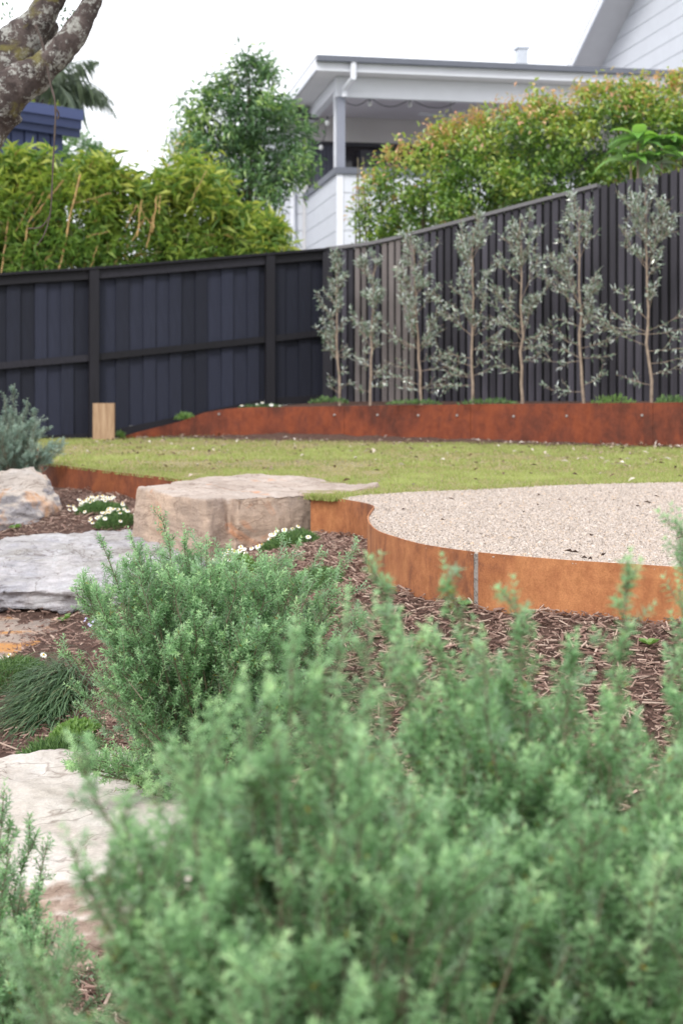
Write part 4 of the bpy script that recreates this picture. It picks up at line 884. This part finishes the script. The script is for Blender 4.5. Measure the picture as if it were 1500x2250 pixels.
def bush(name, label, ells, n, per, spread, lL, lW, mat, tint, seed, base):
    r2 = np.random.RandomState(seed); root = thing(name, label, 'shrub', base); C, N = clumps(r2, ells, n); lv = Acc(); c_ = r2.uniform(0, 1, len(C))
    crown(lv, r2, C, N, per, spread, lL, lW, lambda B, i: tint[0] + (tint[1] - tint[0]) * (c_[i] * .7 + .3 * r2.rand(len(B)))); part(lv, 'foliage', M[mat], root, fix=False, kind='stuff')
    a = Acc()
    for q in C[::8]: a.tube(bez(np.asarray(base, float), (np.asarray(base) + q) / 2 + r2.normal(0, .05, 3), q, 5), np.linspace(.02, .005, 5), 4)
    part(a, 'stems', M['stem'], root, fix=False, kind='stuff'); return root
bush('shrub', 'round green shrub at the right end of the navy shed', [pe(165, 335, 24.6, 36, .5, 45), pe(195, 365, 24.6, 40, .5, 40)], 60, 36, .09, .11, .04, 'dark_leaf', (.3, .9), 5, (-4.5, 24.6, .3))
bush('shrub', 'lime green shrub showing between the palm and the shed roof', [pe(90, 205, 27.5, 36, .5, 30)], 40, 34, .09, .12, .05, 'bamboo_leaf', (.6, 1), 6, (-5.8, 27.5, .3))
bush('shrub', 'sparse reddish twiggy shrub between the bamboo and the dark tree', [pe(378, 350, 19.8, 30, .3, 35), pe(400, 330, 19.8, 25, .3, 30)], 26, 14, .1, .07, .03, 'hedge_leaf', (.3, 1), 7, (-2.35, 19.8, .3))

# lichen covered tree at the top left
lt = thing('tree', 'lichen covered forked tree limb leaning in at the top left', 'tree', (-2.75, 8.0, gz(-2.75, 8.0)))
def knot(pts, rad, sides, seed):
    a = Acc(); r2 = np.random.RandomState(seed); pts = spline(pts, len(pts) * 9); rad = np.interp(np.linspace(0, 1, len(pts)), np.linspace(0, 1, len(rad)), rad); a.tube(pts, rad, sides)
    V = a.V[0]; ctr = np.repeat(pts, sides, 0); dv = V - ctr; a.V[0] = ctr + dv * (1 + .16 * fbm(V * 7, seed, 3) + .06 * fbm(V * 26, seed + 5, 2))[:, None]; return a
YT = 8.0
part(knot([(-2.75, 8.0, -.45), (-2.7, 8.0, .6), (-2.55, 8.0, 1.5), P(-130, 400, YT), P(-40, 260, YT), P(15, 215, YT)], [.26, .21, .19, .185, .18, .165], 20, 1), 'trunk', M['bark'], lt, smooth=True)
part(knot([P(-20, 235, YT), P(20, 140, YT + .02), P(60, 75, YT + .02), P(95, 30, YT), P(120, -30, YT), P(150, -160, YT), P(170, -400, YT)], [.13, .135, .115, .085, .078, .07, .055], 18, 2), 'limb', M['bark'], lt, smooth=True)
part(knot([P(-10, 240, YT - .03), P(40, 185, YT - .05), P(95, 150, YT - .06), P(140, 105, YT - .06), P(175, 55, YT - .06), P(205, -10, YT - .05), P(225, -120, YT), P(240, -350, YT)], [.125, .12, .082, .074, .064, .055, .05, .04], 16, 3), 'limb', M['bark'], lt, smooth=True)
part(knot([P(70, 90, YT + .05), P(100, 62, YT + .1), P(113, 48, YT + .12)], [.075, .062, .05], 14, 4), 'stub', M['bark'], lt, smooth=True)
tw = Acc(); tw.tube(spline([P(78, 55, YT - .1), P(95, 100, YT - .12), P(110, 178, YT - .14), P(122, 228, YT - .16), P(121, 290, YT - .17), P(116, 380, YT - .18), P(112, 460, YT - .18), P(100, 510, YT - .18), P(82, 540, YT - .18)], 40), np.linspace(.0075, .003, 40) * (1 + .25 * np.sin(np.arange(40) * 1.7)), 6)
tw.tube(spline([P(121, 235, YT - .16), P(130, 250, YT - .15), P(127, 262, YT - .15)], 8), .005, 5); tw.tube(spline([P(112, 470, YT - .18), P(92, 498, YT - .18), P(62, 502, YT - .18)], 8), .004, 5)
part(tw, 'twig', M['twig_dark'], lt)
lv = Acc(); C = np.array([P(130, 40, YT + .1), P(142, 52, YT + .1), P(128, 62, YT + .1), P(15, 35, YT), P(150, 30, YT)]); crown(lv, rs, C, np.tile((0, 0, 1.), (5, 1)), 11, .022, .03, .014, lambda B, i: rs.uniform(.1, .6, len(B))); part(lv, 'leaves', M['dark_leaf'], lt, fix=False, kind='stuff')

# ------------------------------------------------------------------ olive row
OL = [(747, 553, 16.75, 50), (813, 548, 16.45, 60), (926, 525, 16.0, 85), (1038, 482, 15.6, 82), (1147, 462, 15.25, 80), (1283, 440, 14.85, 82), (1432, 400, 14.4, 105), (1590, 380, 14.0, 110)]
where = ['small shaded olive tree nearest the fence corner', 'slim olive tree second from the fence corner before the bare palings', 'olive tree third from the fence corner, spreading over bare palings', 'olive tree fourth from the fence corner, straight tan trunk', 'olive tree fifth from the fence corner, forked crown under the capping', 'olive tree sixth from the fence corner where the fence capping ends', 'largest full olive tree before the uncapped tall palings', 'last olive tree of the row, cut off by the right edge of the view']
for i, (tx, ty, Y, wpx) in enumerate(OL):
    r2 = np.random.RandomState(60 + i); b_ = P(tx, 884, Y); b_[2] = .40; tpz = P(tx + r2.uniform(-20, 20), ty + 14, Y); o = thing('olive_tree', where[i], 'olive tree', b_, 'young olive trees along the brown fence')
    h = tpz[2] - b_[2]; tk = Acc(); lv = Acc(); n_ = 14; tr_ = bez(b_ - (0, 0, .1), (b_ + tpz) / 2 + (r2.uniform(-.05, .05), 0, 0), tpz, n_); tr_[2:-1] += r2.normal(0, .008, (n_ - 3, 3)); tk.tube(tr_, np.linspace(.0185, .004, n_), 7)
    def twig(p, d, L, up, r0, dens, depth=0):
        m = 8; t = np.linspace(0, 1, m)[:, None]; pts = p + d * L * t + np.array((0, 0, 1.0)) * up * L * t * t + r2.normal(0, .008, (m, 3)) * t; tk.tube(pts, np.linspace(r0, .002, m), 4, .5, False)
        k = max(4, int(L * dens)); q = r2.uniform(.12 if depth else .25, 1, k); pos = np.stack([np.interp(q, t[:, 0], pts[:, c]) for c in range(3)], 1); ax = unit(d + np.array((0, 0, up)))
        D = ax * .55 + rdirs(r2, k) * .8; leaves(lv, pos, D, rdirs(r2, k) * .7 + (0, -.35, .6), .06 * r2.uniform(.7, 1.25, k), .0135, r2.beta(1.1, .85, k), .12, r2.uniform(-.1, .1))
        if depth < 2:
            for s in range(int(3 + L * (5 if depth == 0 else 4))):
                f = r2.uniform(.2, .95); pp = np.array([np.interp(f, t[:, 0], pts[:, c]) for c in range(3)]); twig(pp, unit(ax + rdirs(r2, 1)[0] * .75 + (0, 0, .1)), L * r2.uniform(.25, .5), up * .8, .0025, dens, depth + 1)
    rw = wpx / F * Y; nb = 19
    for k in range(nb):
        f = r2.uniform(.33, .96); pp = np.array([np.interp(f, np.linspace(0, 1, n_), tr_[:, c]) for c in range(3)]); sg = 1 if k % 2 else -1
        d = unit(np.array((rdir[0] * sg, rdir[1] * sg, 0)) * r2.uniform(.25, .9) + np.array((0, r2.uniform(-.35, .2), r2.uniform(.5, 1.2)))); twig(pp, d, rw * r2.uniform(.45, 1.3) * (1.4 - .95 * f), .25, .0034, 50)
    for k in range(10):    # low sideways branches tied along the fence
        f = r2.uniform(.10, .42); pp = np.array([np.interp(f, np.linspace(0, 1, n_), tr_[:, c]) for c in range(3)]); sg = 1 if k % 2 else -1
        d = unit(np.array((rdir[0] * sg, rdir[1] * sg, 0)) + np.array((0, r2.uniform(-.2, .1), r2.uniform(-.12, .5)))); twig(pp, d, rw * r2.uniform(.6, 1.15) * (.6 if i < 2 else 1), .1, .0032, 42, 1)
    part(tk, 'trunk', M['olive_bark'], o, fix=False, kind='stuff'); part(lv, 'crown', M['olive_leaf'], o, fix=False)

# ------------------------------------------------------------------ the coastal rosemary shrubs
GRP = 'coastal rosemary shrubs planted in the bark mulch'
shrub('rosemary_shrub', 'sharp grey green rosemary shrub with upright spires in front of the grey stone step', 'shrub', (-.40, 4.35, -.70), .46, .83, 170, 24, 1, group=GRP, fall=.26, exp_=3.2, skirt=.2, flowers=5,
      leaders=[P(222, 1188, 4.4), P(288, 1178, 4.45), P(352, 1128, 4.4), P(372, 1180, 4.35), P(405, 1165, 4.5), P(330, 1220, 4.3), P(178, 1275, 4.4), P(455, 1185, 4.6), P(520, 1225, 4.5), P(622, 1185, 4.6), P(655, 1195, 4.7), P(700, 1215, 4.7), P(780, 1200, 4.6), P(575, 1240, 4.4), P(135, 1420, 4.4), P(155, 1510, 4.3), P(170, 1620, 4.2), P(195, 1680, 4.15), P(790, 1290, 4.5), P(740, 1250, 4.6), P(250, 1260, 4.5), P(480, 1240, 4.3)])
shrub('rosemary_shrub', 'blurred rosemary shrub nearest to us, leaning over the cream boulder', 'shrub', (-.045, 1.55, -.80), .27, 1.06, 130, 25, 2, group=GRP, fall=.24, skirt=.25,
      leaders=[P(645, 1405, 1.6), P(760, 1345, 1.7), P(540, 1515, 1.55), P(480, 1590, 1.55), P(700, 1440, 1.6), P(590, 1490, 1.6), P(820, 1350, 1.75), P(165, 1650, 1.6), P(150, 1845, 1.55), P(200, 1910, 1.5), P(265, 1790, 1.55), P(330, 1740, 1.55), P(390, 1665, 1.6), P(240, 2080, 1.5), P(260, 1980, 1.5), P(430, 1625, 1.6), P(860, 1440, 1.7)], thin=7)
shrub('rosemary_shrub', 'wide blurred rosemary shrub in front of the curved steel edging', 'shrub', (.30, 1.85, -.74), .36, .95, 165, 24, 3, group=GRP, fall=.2, skirt=.3,
      leaders=[P(826, 1262, 2.0), P(980, 1262, 2.0), P(1130, 1302, 1.95), P(1380, 1252, 1.95), P(1062, 1420, 1.8), P(955, 1395, 1.9), P(1265, 1425, 1.85), P(880, 1400, 1.85)], lead0=.5, leadn=.6)
shrub('rosemary_shrub', 'rosemary shrub mostly out of frame, its sprigs reaching over the gravel', 'shrub', (.64, 2.05, -.74), .20, .90, 50, 22, 4, group=GRP, fall=.25,
      leaders=[P(1480, 1145, 2.3), P(1496, 1155, 2.25), P(1490, 1290, 2.2), P(1478, 1390, 2.15), P(1520, 1330, 2.1), P(1540, 1250, 2.2), P(1465, 1470, 2.1)])
shrub('rosemary_shrub', 'slim rosemary shrub rising in front of the cream boulder', 'shrub', (-.73, 2.75, -1.02), .20, .70, 50, 20, 5, group=GRP, fall=.2, tint=.42,
      leaders=[P(10, 1735, 2.9), P(66, 1812, 2.9), P(105, 1855, 2.9), P(25, 1870, 2.8), P(50, 1950, 2.8), P(20, 1820, 2.9), P(105, 2040, 2.7), P(130, 2080, 2.7)])
shrub('grey_shrub', 'blue grey bushy shrub behind the bluish boulder at the lawn end', 'shrub', (P(28, 1050, 10.6)[0], 10.6, gz(P(28, 1050, 10.6)[0], 10.6)), .36, .56, 46, 13, 6, leafL=.024, leafW=.006, spacing=.013, side_len=(.06, .14), mat='westringia_grey', fall=.3,
      leaders=[P(32, 852, 10.6), P(60, 880, 10.6), P(10, 872, 10.6), P(82, 905, 10.6), P(108, 975, 10.5), P(124, 990, 10.4)])

# ------------------------------------------------------------------ ground covers, tufts, weeds
def disc_flower(c, r, n, k=9):
    a = Acc(); n = unit(np.asarray(n, float)); u = unit(np.cross(n, (1.0, .2, .1))); v = np.cross(n, u)
    for i in range(k):
        t = 2 * math.pi * i / k; d = u * math.cos(t) + v * math.sin(t); leaves(a, np.array([c]), np.array([d]), np.array([n]), r, r * .62, np.array([.5]), .1, .15, .6)
    return a
def cushion(label, cx, cy, rx, ry, h, seed, nfl=0, leafL=.03, leafW=.003, mat='mat_green', n=2600, fpos=None, name='ground_cover', zb=None, cat='ground cover', group='flowering ground covers in the mulch', fr=.0145):
    r2 = np.random.RandomState(seed); z0 = gz(cx, cy) if zb is None else zb; root = thing(name, label, cat, (cx, cy, z0), group); lv = Acc()
    q = np.sqrt(r2.rand(n)); t = r2.rand(n) * 2 * np.pi; x = cx + rx * q * np.cos(t) * (1 + .12 * np.sin(3 * t + seed)); y = cy + ry * q * np.sin(t) * (1 + .12 * np.cos(2 * t + seed))
    g = ground_z(x, y) if zb is None else np.full(n, zb); hh = h * np.sqrt(np.clip(1 - q ** 2, .02, 1)) * (1 + .25 * fbm(np.c_[x, y, np.zeros(n)] * 14, seed, 2))
    B = np.c_[x, y, g + hh * r2.uniform(.35, 1, n)]; D = np.c_[(x - cx) / rx * .7, (y - cy) / ry * .7, np.full(n, .8)] + rdirs(r2, n) * .6
    leaves(lv, B, D, rdirs(r2, n) + (0, 0, .6), leafL * r2.uniform(.6, 1.3, n), leafW, r2.uniform(.1, .9, n), .1, .15); part(lv, 'foliage', M[mat], root, fix=False, kind='stuff')
    for k in range(nfl):
        tt = r2.rand() * 2 * np.pi; qq = math.sqrt(r2.rand()) * 1.0; fx, fy = cx + rx * qq * math.cos(tt), cy + ry * qq * math.sin(tt)
        if fpos: fx, fy = cx + fpos[0] * rx + r2.normal(0, fpos[2] * rx), cy + fpos[1] * ry + r2.normal(0, fpos[3] * ry)
        qq = min(1, math.hypot((fx - cx) / rx, (fy - cy) / ry)); gg = (gz(fx, fy) if zb is None else zb) + h * math.sqrt(max(.03, 1 - qq * qq)) + r2.uniform(.02, .045)
        f_ = part(disc_flower(np.array((fx, fy, gg)), fr * r2.uniform(.8, 1.2), (r2.normal(0, .25), -.45 + r2.normal(0, .2), .85)), 'flower', M['petal'], root, fix=False)
        e = Acc(); e.tube([(fx, fy, gg + .001), (fx, fy - .003, gg + .005)], [.0055, .003], 6); part(e, 'flower_eye', M['flower_eye'], f_, fix=False)
    return root
def at(px, py, Y): q = P(px, py, Y); return q[0], q[1]
cushion('green cushion with many white daisies right of the bluish boulder', *at(218, 1100, 9.0), .15, .15, .07, 1, 46, fpos=(-.25, .3, .6, .55))
cushion('green cushion with white daisies tucked against the left side of the pink slab', *at(252, 1150, 8.55), .11, .12, .065, 2, 40, fpos=(-.35, .4, .65, .45))
cushion('green mat with a few white daisies at the foot of the pink slab', *at(635, 1158, 7.15), .135, .13, .065, 3, 22, fpos=(-.35, .3, .7, .4))
cushion('leafy flowering clump with white daisies behind the sharp rosemary', *at(500, 1215, 6.75), .135, .12, .12, 4, 30, leafL=.035, leafW=.014, mat='bright_green', n=900, fpos=(-.1, .1, .5, .4))
cushion('dark green mat behind the sharp rosemary shrub, without flowers', *at(690, 1255, 6.2), .13, .12, .06, 5, 0)
cushion('low green mat with white daisies on the edge of the ochre step', *at(28, 1470, 6.0), .12, .13, .085, 6, 7, fpos=(0, .5, .5, .3))
cushion('pale green creeping mat beside the cream boulder', *at(120, 1632, 5.05), .14, .10, .06, 7, 0, leafL=.04)
cushion('yellow green leafy mat under the left of the sharp rosemary', *at(160, 1585, 5.25), .09, .09, .05, 8, 0, leafL=.022, leafW=.011, mat='bright_green', n=700)
def bed_z(px): return .405
for lb, px, Y, rx, h_, mt, sd_, fl in (('dark green mat at the foot of the olive nearest the corner', 725, 16.45, .22, .06, 'mat_green', 11, 0), ('dark green mat between the fourth and fifth olives', 1075, 15.25, .30, .055, 'mat_green', 12, 0), ('bright green clump below the capping end on the steel wall', 1345, 14.5, .22, .09, 'bright_green', 13, 0), ('green clump on the steel wall below the largest olive', 1478, 14.1, .18, .10, 'mat_green', 14, 0), ('thin green mat before the bare grey palings', 905, 15.7, .3, .035, 'mat_green', 15, 0)):
    cushion(lb, (px - 750) / F * Y, Y, rx, .1, h_, sd_, fl, leafL=.05, leafW=.012, mat=mt, n=230, zb=.40, group='small green plants on the raised bed', fr=.025)
cushion('bright green weed on the tapering end of the steel wall', (405 - 750) / F * 16.75, 16.78, .11, .05, .07, 16, 0, leafL=.05, leafW=.016, mat='bright_green', n=160, zb=.2, group='small green plants on the raised bed')
cushion('tiny bright weed between the timber block and the steel wall', (263 - 750) / F * 16.2, 16.2, .06, .04, .09, 17, 0, leafL=.05, leafW=.016, mat='bright_green', n=90, zb=.0, group='small green plants on the raised bed')
cushion('white flowering clump by the fence on the tapering wall', (575 - 750) / F * 16.8, 16.85, .25, .08, .04, 18, 5, leafL=.04, leafW=.01, n=220, zb=.34, group='small green plants on the raised bed', fr=.028)
# tuft of fine grass on the slope at the left
tf = thing('grass_tuft', 'dark green arching grass tuft on the mulch slope at the left', 'grass tuft', (-1.16, 5.68, gz(-1.16, 5.68)))
r2 = np.random.RandomState(9); lv = Acc()
for k in range(1900):
    bx, by = -1.16 + r2.normal(0, .055), 5.72 + r2.normal(0, .10); g = gz(-1.16, 5.7) if k % 50 else gz(bx, by); az = r2.normal(math.pi * 1.22, 1.0); L_ = r2.uniform(.11, .22); hz = np.array((math.cos(az), math.sin(az), 0)); p0 = np.array((bx, by, g + (by - 5.7) * .45 + (bx + 1.16) * .35)); p1 = p0 + hz * L_ * .35 + (0, 0, L_ * .5); p2 = p0 + hz * L_ * .95 + (0, 0, L_ * r2.uniform(-.25, .35)); sd_ = np.array((-hz[1], hz[0], 0)) * .0019
    c = bez(p0, p1, p2, 5); V = np.vstack((c[:4] - sd_, c[:4] + sd_, c[4:])); T = [(i, i + 1, i + 4) for i in range(3)] + [(i + 1, i + 5, i + 4) for i in range(3)] + [(3, 8, 7)]; lv.add(V, T, float(np.clip(r2.normal(.5, .24), .1 if r2.rand() > .06 else 0, 1)))
part(lv, 'blades', M['tuft'], tf, fix=False, kind='stuff')
for lb, px, py, Y, s_ in (('small bright weed in the mulch left of the steel joint', 862, 1252, 6.0, .030), ('small bright weed in the mulch below the steel joint', 1020, 1342, 5.05, .034), ('small bright weed in the mulch below the right steel plate', 1425, 1392, 4.45, .04), ('tiny yellow green seedling in the open mulch', 1038, 1468, 4.35, .02), ('small weed at the foot of the bluish boulder', 33, 1160, 8.8, .05), ('small weed beside the grey step', 140, 1362, 7.0, .05)):
    x_, y_ = at(px, py, Y); g = gz(x_, y_); o = thing('weed', lb, 'weed', (x_, y_, g), 'weeds sprouting in the mulch'); r2 = np.random.RandomState(int(px))
    for k in range(7):
        az = k * 2.4; d = np.array((math.cos(az), math.sin(az), r2.uniform(.2, .9))); a = Acc(); leaves(a, np.array([(x_, y_, g + .015)]), d[None], np.array([(0, 0, 1.)]), s_ * r2.uniform(.7, 1.2), s_ * .55, np.array([r2.rand()]), .15, .2, .6); part(a, 'leaf', M['bright_green'], o, fix=False)

# ------------------------------------------------------------------ mulch, gravel, grass, litter
rs = np.random.RandomState(77)
def scatter(n, x0, x1, y0, y1): return rs.uniform(x0, x1, n), rs.uniform(y0, y1, n)
gp = np.array(gr_poly); lp = np.array(lawn_poly)
def chips(acc, x, y, z, L, W, Tk, tint, tilt=.28):
    n = len(x); az = rs.rand(n) * 2 * np.pi; D = unit(np.c_[np.cos(az), np.sin(az), rs.normal(0, tilt, n)]); S_ = unit(np.cross(D, np.c_[rs.normal(0, .3, n), rs.normal(0, .3, n), np.ones(n)])); N_ = np.cross(S_, D)
    c = np.c_[x, y, z]; V = []; b1 = rs.uniform(.35, 1, (n, 1)); b2 = rs.uniform(.25, 1, (n, 1)); cv = rs.normal(0, .06, (n, 1)) * L[:, None]
    for e, bb_ in ((-1, b1), (1, b2)):
        for sx, sz in ((-1, -1), (1, -1), (1, 1), (-1, 1)): V.append(c + D * L[:, None] / 2 * e * (1 + .12 * sx * (b1 - .6)) + S_ * W[:, None] / 2 * sx * bb_ + N_ * (Tk[:, None] / 2 * sz + cv))
    V = np.stack(V, 1).reshape(-1, 3); k = np.arange(n)[:, None] * 8
    fc = np.array([(0, 2, 1), (0, 3, 2), (4, 5, 6), (4, 6, 7), (0, 1, 5), (0, 5, 4), (1, 2, 6), (1, 6, 5), (2, 3, 7), (2, 7, 6), (3, 0, 4), (3, 4, 7)]); acc.add(V, (k[:, :, None] + fc[None].reshape(1, -1, 3)).reshape(-1, 3), np.repeat(np.clip(tint, 0, 1), 8))
ch_ = Acc()
for n, bx, sc in ((46000, (-.9, 1.5, 3.2, 7.4), 1), (15000, (-2.5, -.1, 4.6, 10.4), 1.1), (9000, (-1.5, 1.6, 1.6, 3.4), 1)):
    x, y = scatter(n, *bx); ok = ~in_poly(x, y, gp) & ~in_poly(x, y, lp) & (np.abs(x / y) < .3); x, y = x[ok], y[ok]; m = len(x); fine_ = rs.rand(m) < .66
    L = np.where(fine_, rs.uniform(.012, .035, m), np.exp(rs.normal(-3.3, .42, m))) * sc; W = np.where(fine_, rs.uniform(.0014, .0035, m), rs.uniform(.003, .011, m)) * sc
    big = rs.rand(m) < .02; W = np.where(big, W * 1.9, W); L = np.minimum(L, .095)
    chips(ch_, x, y, ground_z(x, y) + rs.uniform(.001, .022, m), L, W, rs.uniform(.0015, .005, m), rs.beta(1.7, 1.8, m), .3)
solo(ch_, 'bark_mulch', M['chips'], (0, 0, 0), kind='stuff')
pb = Acc(); OCT = np.array([(1, 0, -.6), (0, 1, -.6), (-1, 0, -.6), (0, -1, -.6), (.45, .45, .55), (-.45, -.4, .6)], float); OF = np.array([(0, 1, 4), (1, 2, 4), (2, 5, 4), (2, 3, 5), (3, 0, 5), (0, 4, 5)])
for n, bx in ((250000, (-.1, 2.6, 4.5, 9.1)),):
    x, y = scatter(n, *bx); y = 4.5 + 4.6 * rs.rand(n) ** 1.5; ok = in_poly(x, y, gp) & (np.abs(x / y) < .27); x, y = x[ok], y[ok]; m = len(x); R_ = 1.25 * np.exp(rs.normal(-6.05, .36, m)) * (1 if bx[2] < 5 else 1.12)
    ok2 = np.concatenate([np.min(np.linalg.norm(np.c_[x, y][k:k + 20000][:, None, :] - FEs[None, ::3], axis=2), axis=1) for k in range(0, m, 20000)]) > .010
    V = (OCT[None] * rs.uniform(.65, 1.25, (m, 6, 1)) + rs.normal(0, .12, (m, 6, 3))) * R_[:, None, None] * np.array((1, 1, .75)); ca = rs.rand(m) * 6.28; xr = V[..., 0] * np.cos(ca)[:, None] - V[..., 1] * np.sin(ca)[:, None]; yr = V[..., 0] * np.sin(ca)[:, None] + V[..., 1] * np.cos(ca)[:, None]
    V = np.stack((xr + x[:, None], yr + y[:, None], V[..., 2] + (.0015 + R_ * .3)[:, None]), 2)[ok2]; m = len(V); pb.add(V.reshape(-1, 3), (np.arange(m)[:, None, None] * 6 + OF[None]).reshape(-1, 3), np.repeat(rs.rand(m), 6))
solo(pb, 'gravel', M['pebbles'], (0, 0, 0), kind='stuff')
gr = Acc()
for n, bx, L0, W0 in ((120000, (-2.7, 3.0, 7.6, 10.5), .020, .0042), (130000, (-3.6, 3.6, 10.3, 16.9), .024, .008)):
    x, y = scatter(n, *bx); ok = in_poly(x, y, lp) & (np.abs(x / y) < .27); x, y = x[ok], y[ok]; pat = fbm(np.c_[x * 1.6, y * 1.0, np.zeros(len(x))], 31, 4); pat2 = fbm(np.c_[x * 9, y * 5, np.zeros(len(x))], 37, 3)
    ok = (rs.rand(len(x)) < np.clip(.75 + .5 * pat2 + .25 * pat, .12, 1)); st_in = in_poly(x, y, tp) ; ok &= ~st_in; x, y, pat, pat2 = x[ok], y[ok], pat[ok], pat2[ok]; m = len(x)
    D = unit(np.c_[rs.normal(0, .55, m), rs.normal(0, .55, m), np.ones(m) * .8]); S_ = unit(np.cross(D, rdirs(rs, m))); L = L0 * rs.uniform(.5, 1.4, m) * (1 + .2 * pat); B = np.c_[x, y, np.zeros(m)]; W_ = W0 * rs.uniform(.6, 1.3, m)
    tt = np.where(rs.rand(m) < .30 - .22 * pat2 - .25 * pat, rs.uniform(0, .22, m), np.clip(.52 + .34 * pat + .3 * pat2 + rs.normal(0, .15, m), .2, 1))
    V = np.stack((B - S_ * W_[:, None] / 2, B + S_ * W_[:, None] / 2, B + D * L[:, None]), 1).reshape(-1, 3); gr.add(V, np.arange(3 * m).reshape(-1, 3), np.repeat(tt, 3))
brd = np.vstack((spline(FEs[:14], 60), GB, BW[:, :2] - (0, .03), LE[:40])); q = brd[rs.randint(0, len(brd), 9000)] + rs.normal(0, .022, (9000, 2)); nearw = q[:, 1] > 12.5
q = q[(rs.rand(9000) < np.where(nearw, .35, .9)) & (rs.rand(9000) < .6 + .5 * fbm(np.c_[q * 4, np.zeros(9000)], 41, 3))]; m = len(q); D = unit(np.c_[rs.normal(0, .6, m), rs.normal(0, .6, m), np.ones(m)]); S_ = unit(np.cross(D, rdirs(rs, m))); L = rs.uniform(.018, .05, m) * np.where(q[:, 1] > 12.5, 1.3, 1); B = np.c_[q, np.zeros(m)]
V = np.stack((B - S_ * .0022, B + S_ * .0022, B + D * L[:, None]), 1).reshape(-1, 3); gr.add(V, np.arange(3 * m).reshape(-1, 3), np.repeat(rs.uniform(.1, .95, m), 3))
solo(gr, 'lawn_grass', M['grass'], (0, 0, 0), kind='stuff')
li = Acc()
n = 2200; x, y = scatter(n, -2.6, 3.4, 7.9, 16.7); ok = in_poly(x, y, lp) & ~in_poly(x, y, tp); x, y = x[ok], y[ok]; edge_ = rs.rand(len(x)) < np.clip((y - 9) / 14, .12, .6); x, y = x[edge_], y[edge_]; m = len(x)
leaves(li, np.c_[x, y, rs.uniform(.018, .035, m)], np.c_[rs.normal(0, 1, m), rs.normal(0, 1, m), rs.normal(0, .25, m)], rdirs(rs, m) * .5 + (0, 0, 1), rs.uniform(.025, .075, m), rs.uniform(.012, .032, m), np.clip(rs.beta(1.0, .7, m), 0, 1), .2, .2)
for i in rs.randint(8, 150, 260):   # leaves blown against the foot of the wall
    q = BW[i] + (rs.normal(0, .05), -abs(rs.normal(.10, .10))); leaves(li, np.array([(q[0], q[1], .025)]), rdirs(rs, 1) * (1, 1, .3), np.array([(0, -.4, 1.)]), rs.uniform(.03, .08), rs.uniform(.015, .035), np.array([rs.rand()]), .2, .3)
m = 26; x, y = np.r_[rs.uniform(.3, 2.2, m)], rs.uniform(4.8, 8.5, m); ok = in_poly(x, y, gp); x, y = x[ok], y[ok]; m = len(x)
leaves(li, np.c_[x, y, np.full(m, .012)], np.c_[rs.normal(0, 1, m), rs.normal(0, 1, m), rs.normal(0, .15, m)], rdirs(rs, m) * .4 + (0, 0, 1), rs.uniform(.02, .05, m), rs.uniform(.008, .02, m), rs.uniform(0, .25, m), .2, .2)
for px, py in ((1258, 1213), (1297, 1222), (1289, 1226), (1330, 1216), (1270, 1214)):
    q = Pz(px, py, .012); leaves(li, q[None], rdirs(rs, 1) * (1, .4, .2), np.array([(0, -.3, 1.)]), rs.uniform(.022, .035), .014, np.array([.02]), .3, .3)
solo(li, 'fallen_leaves', M['litter'], (0, 0, 0), kind='stuff')
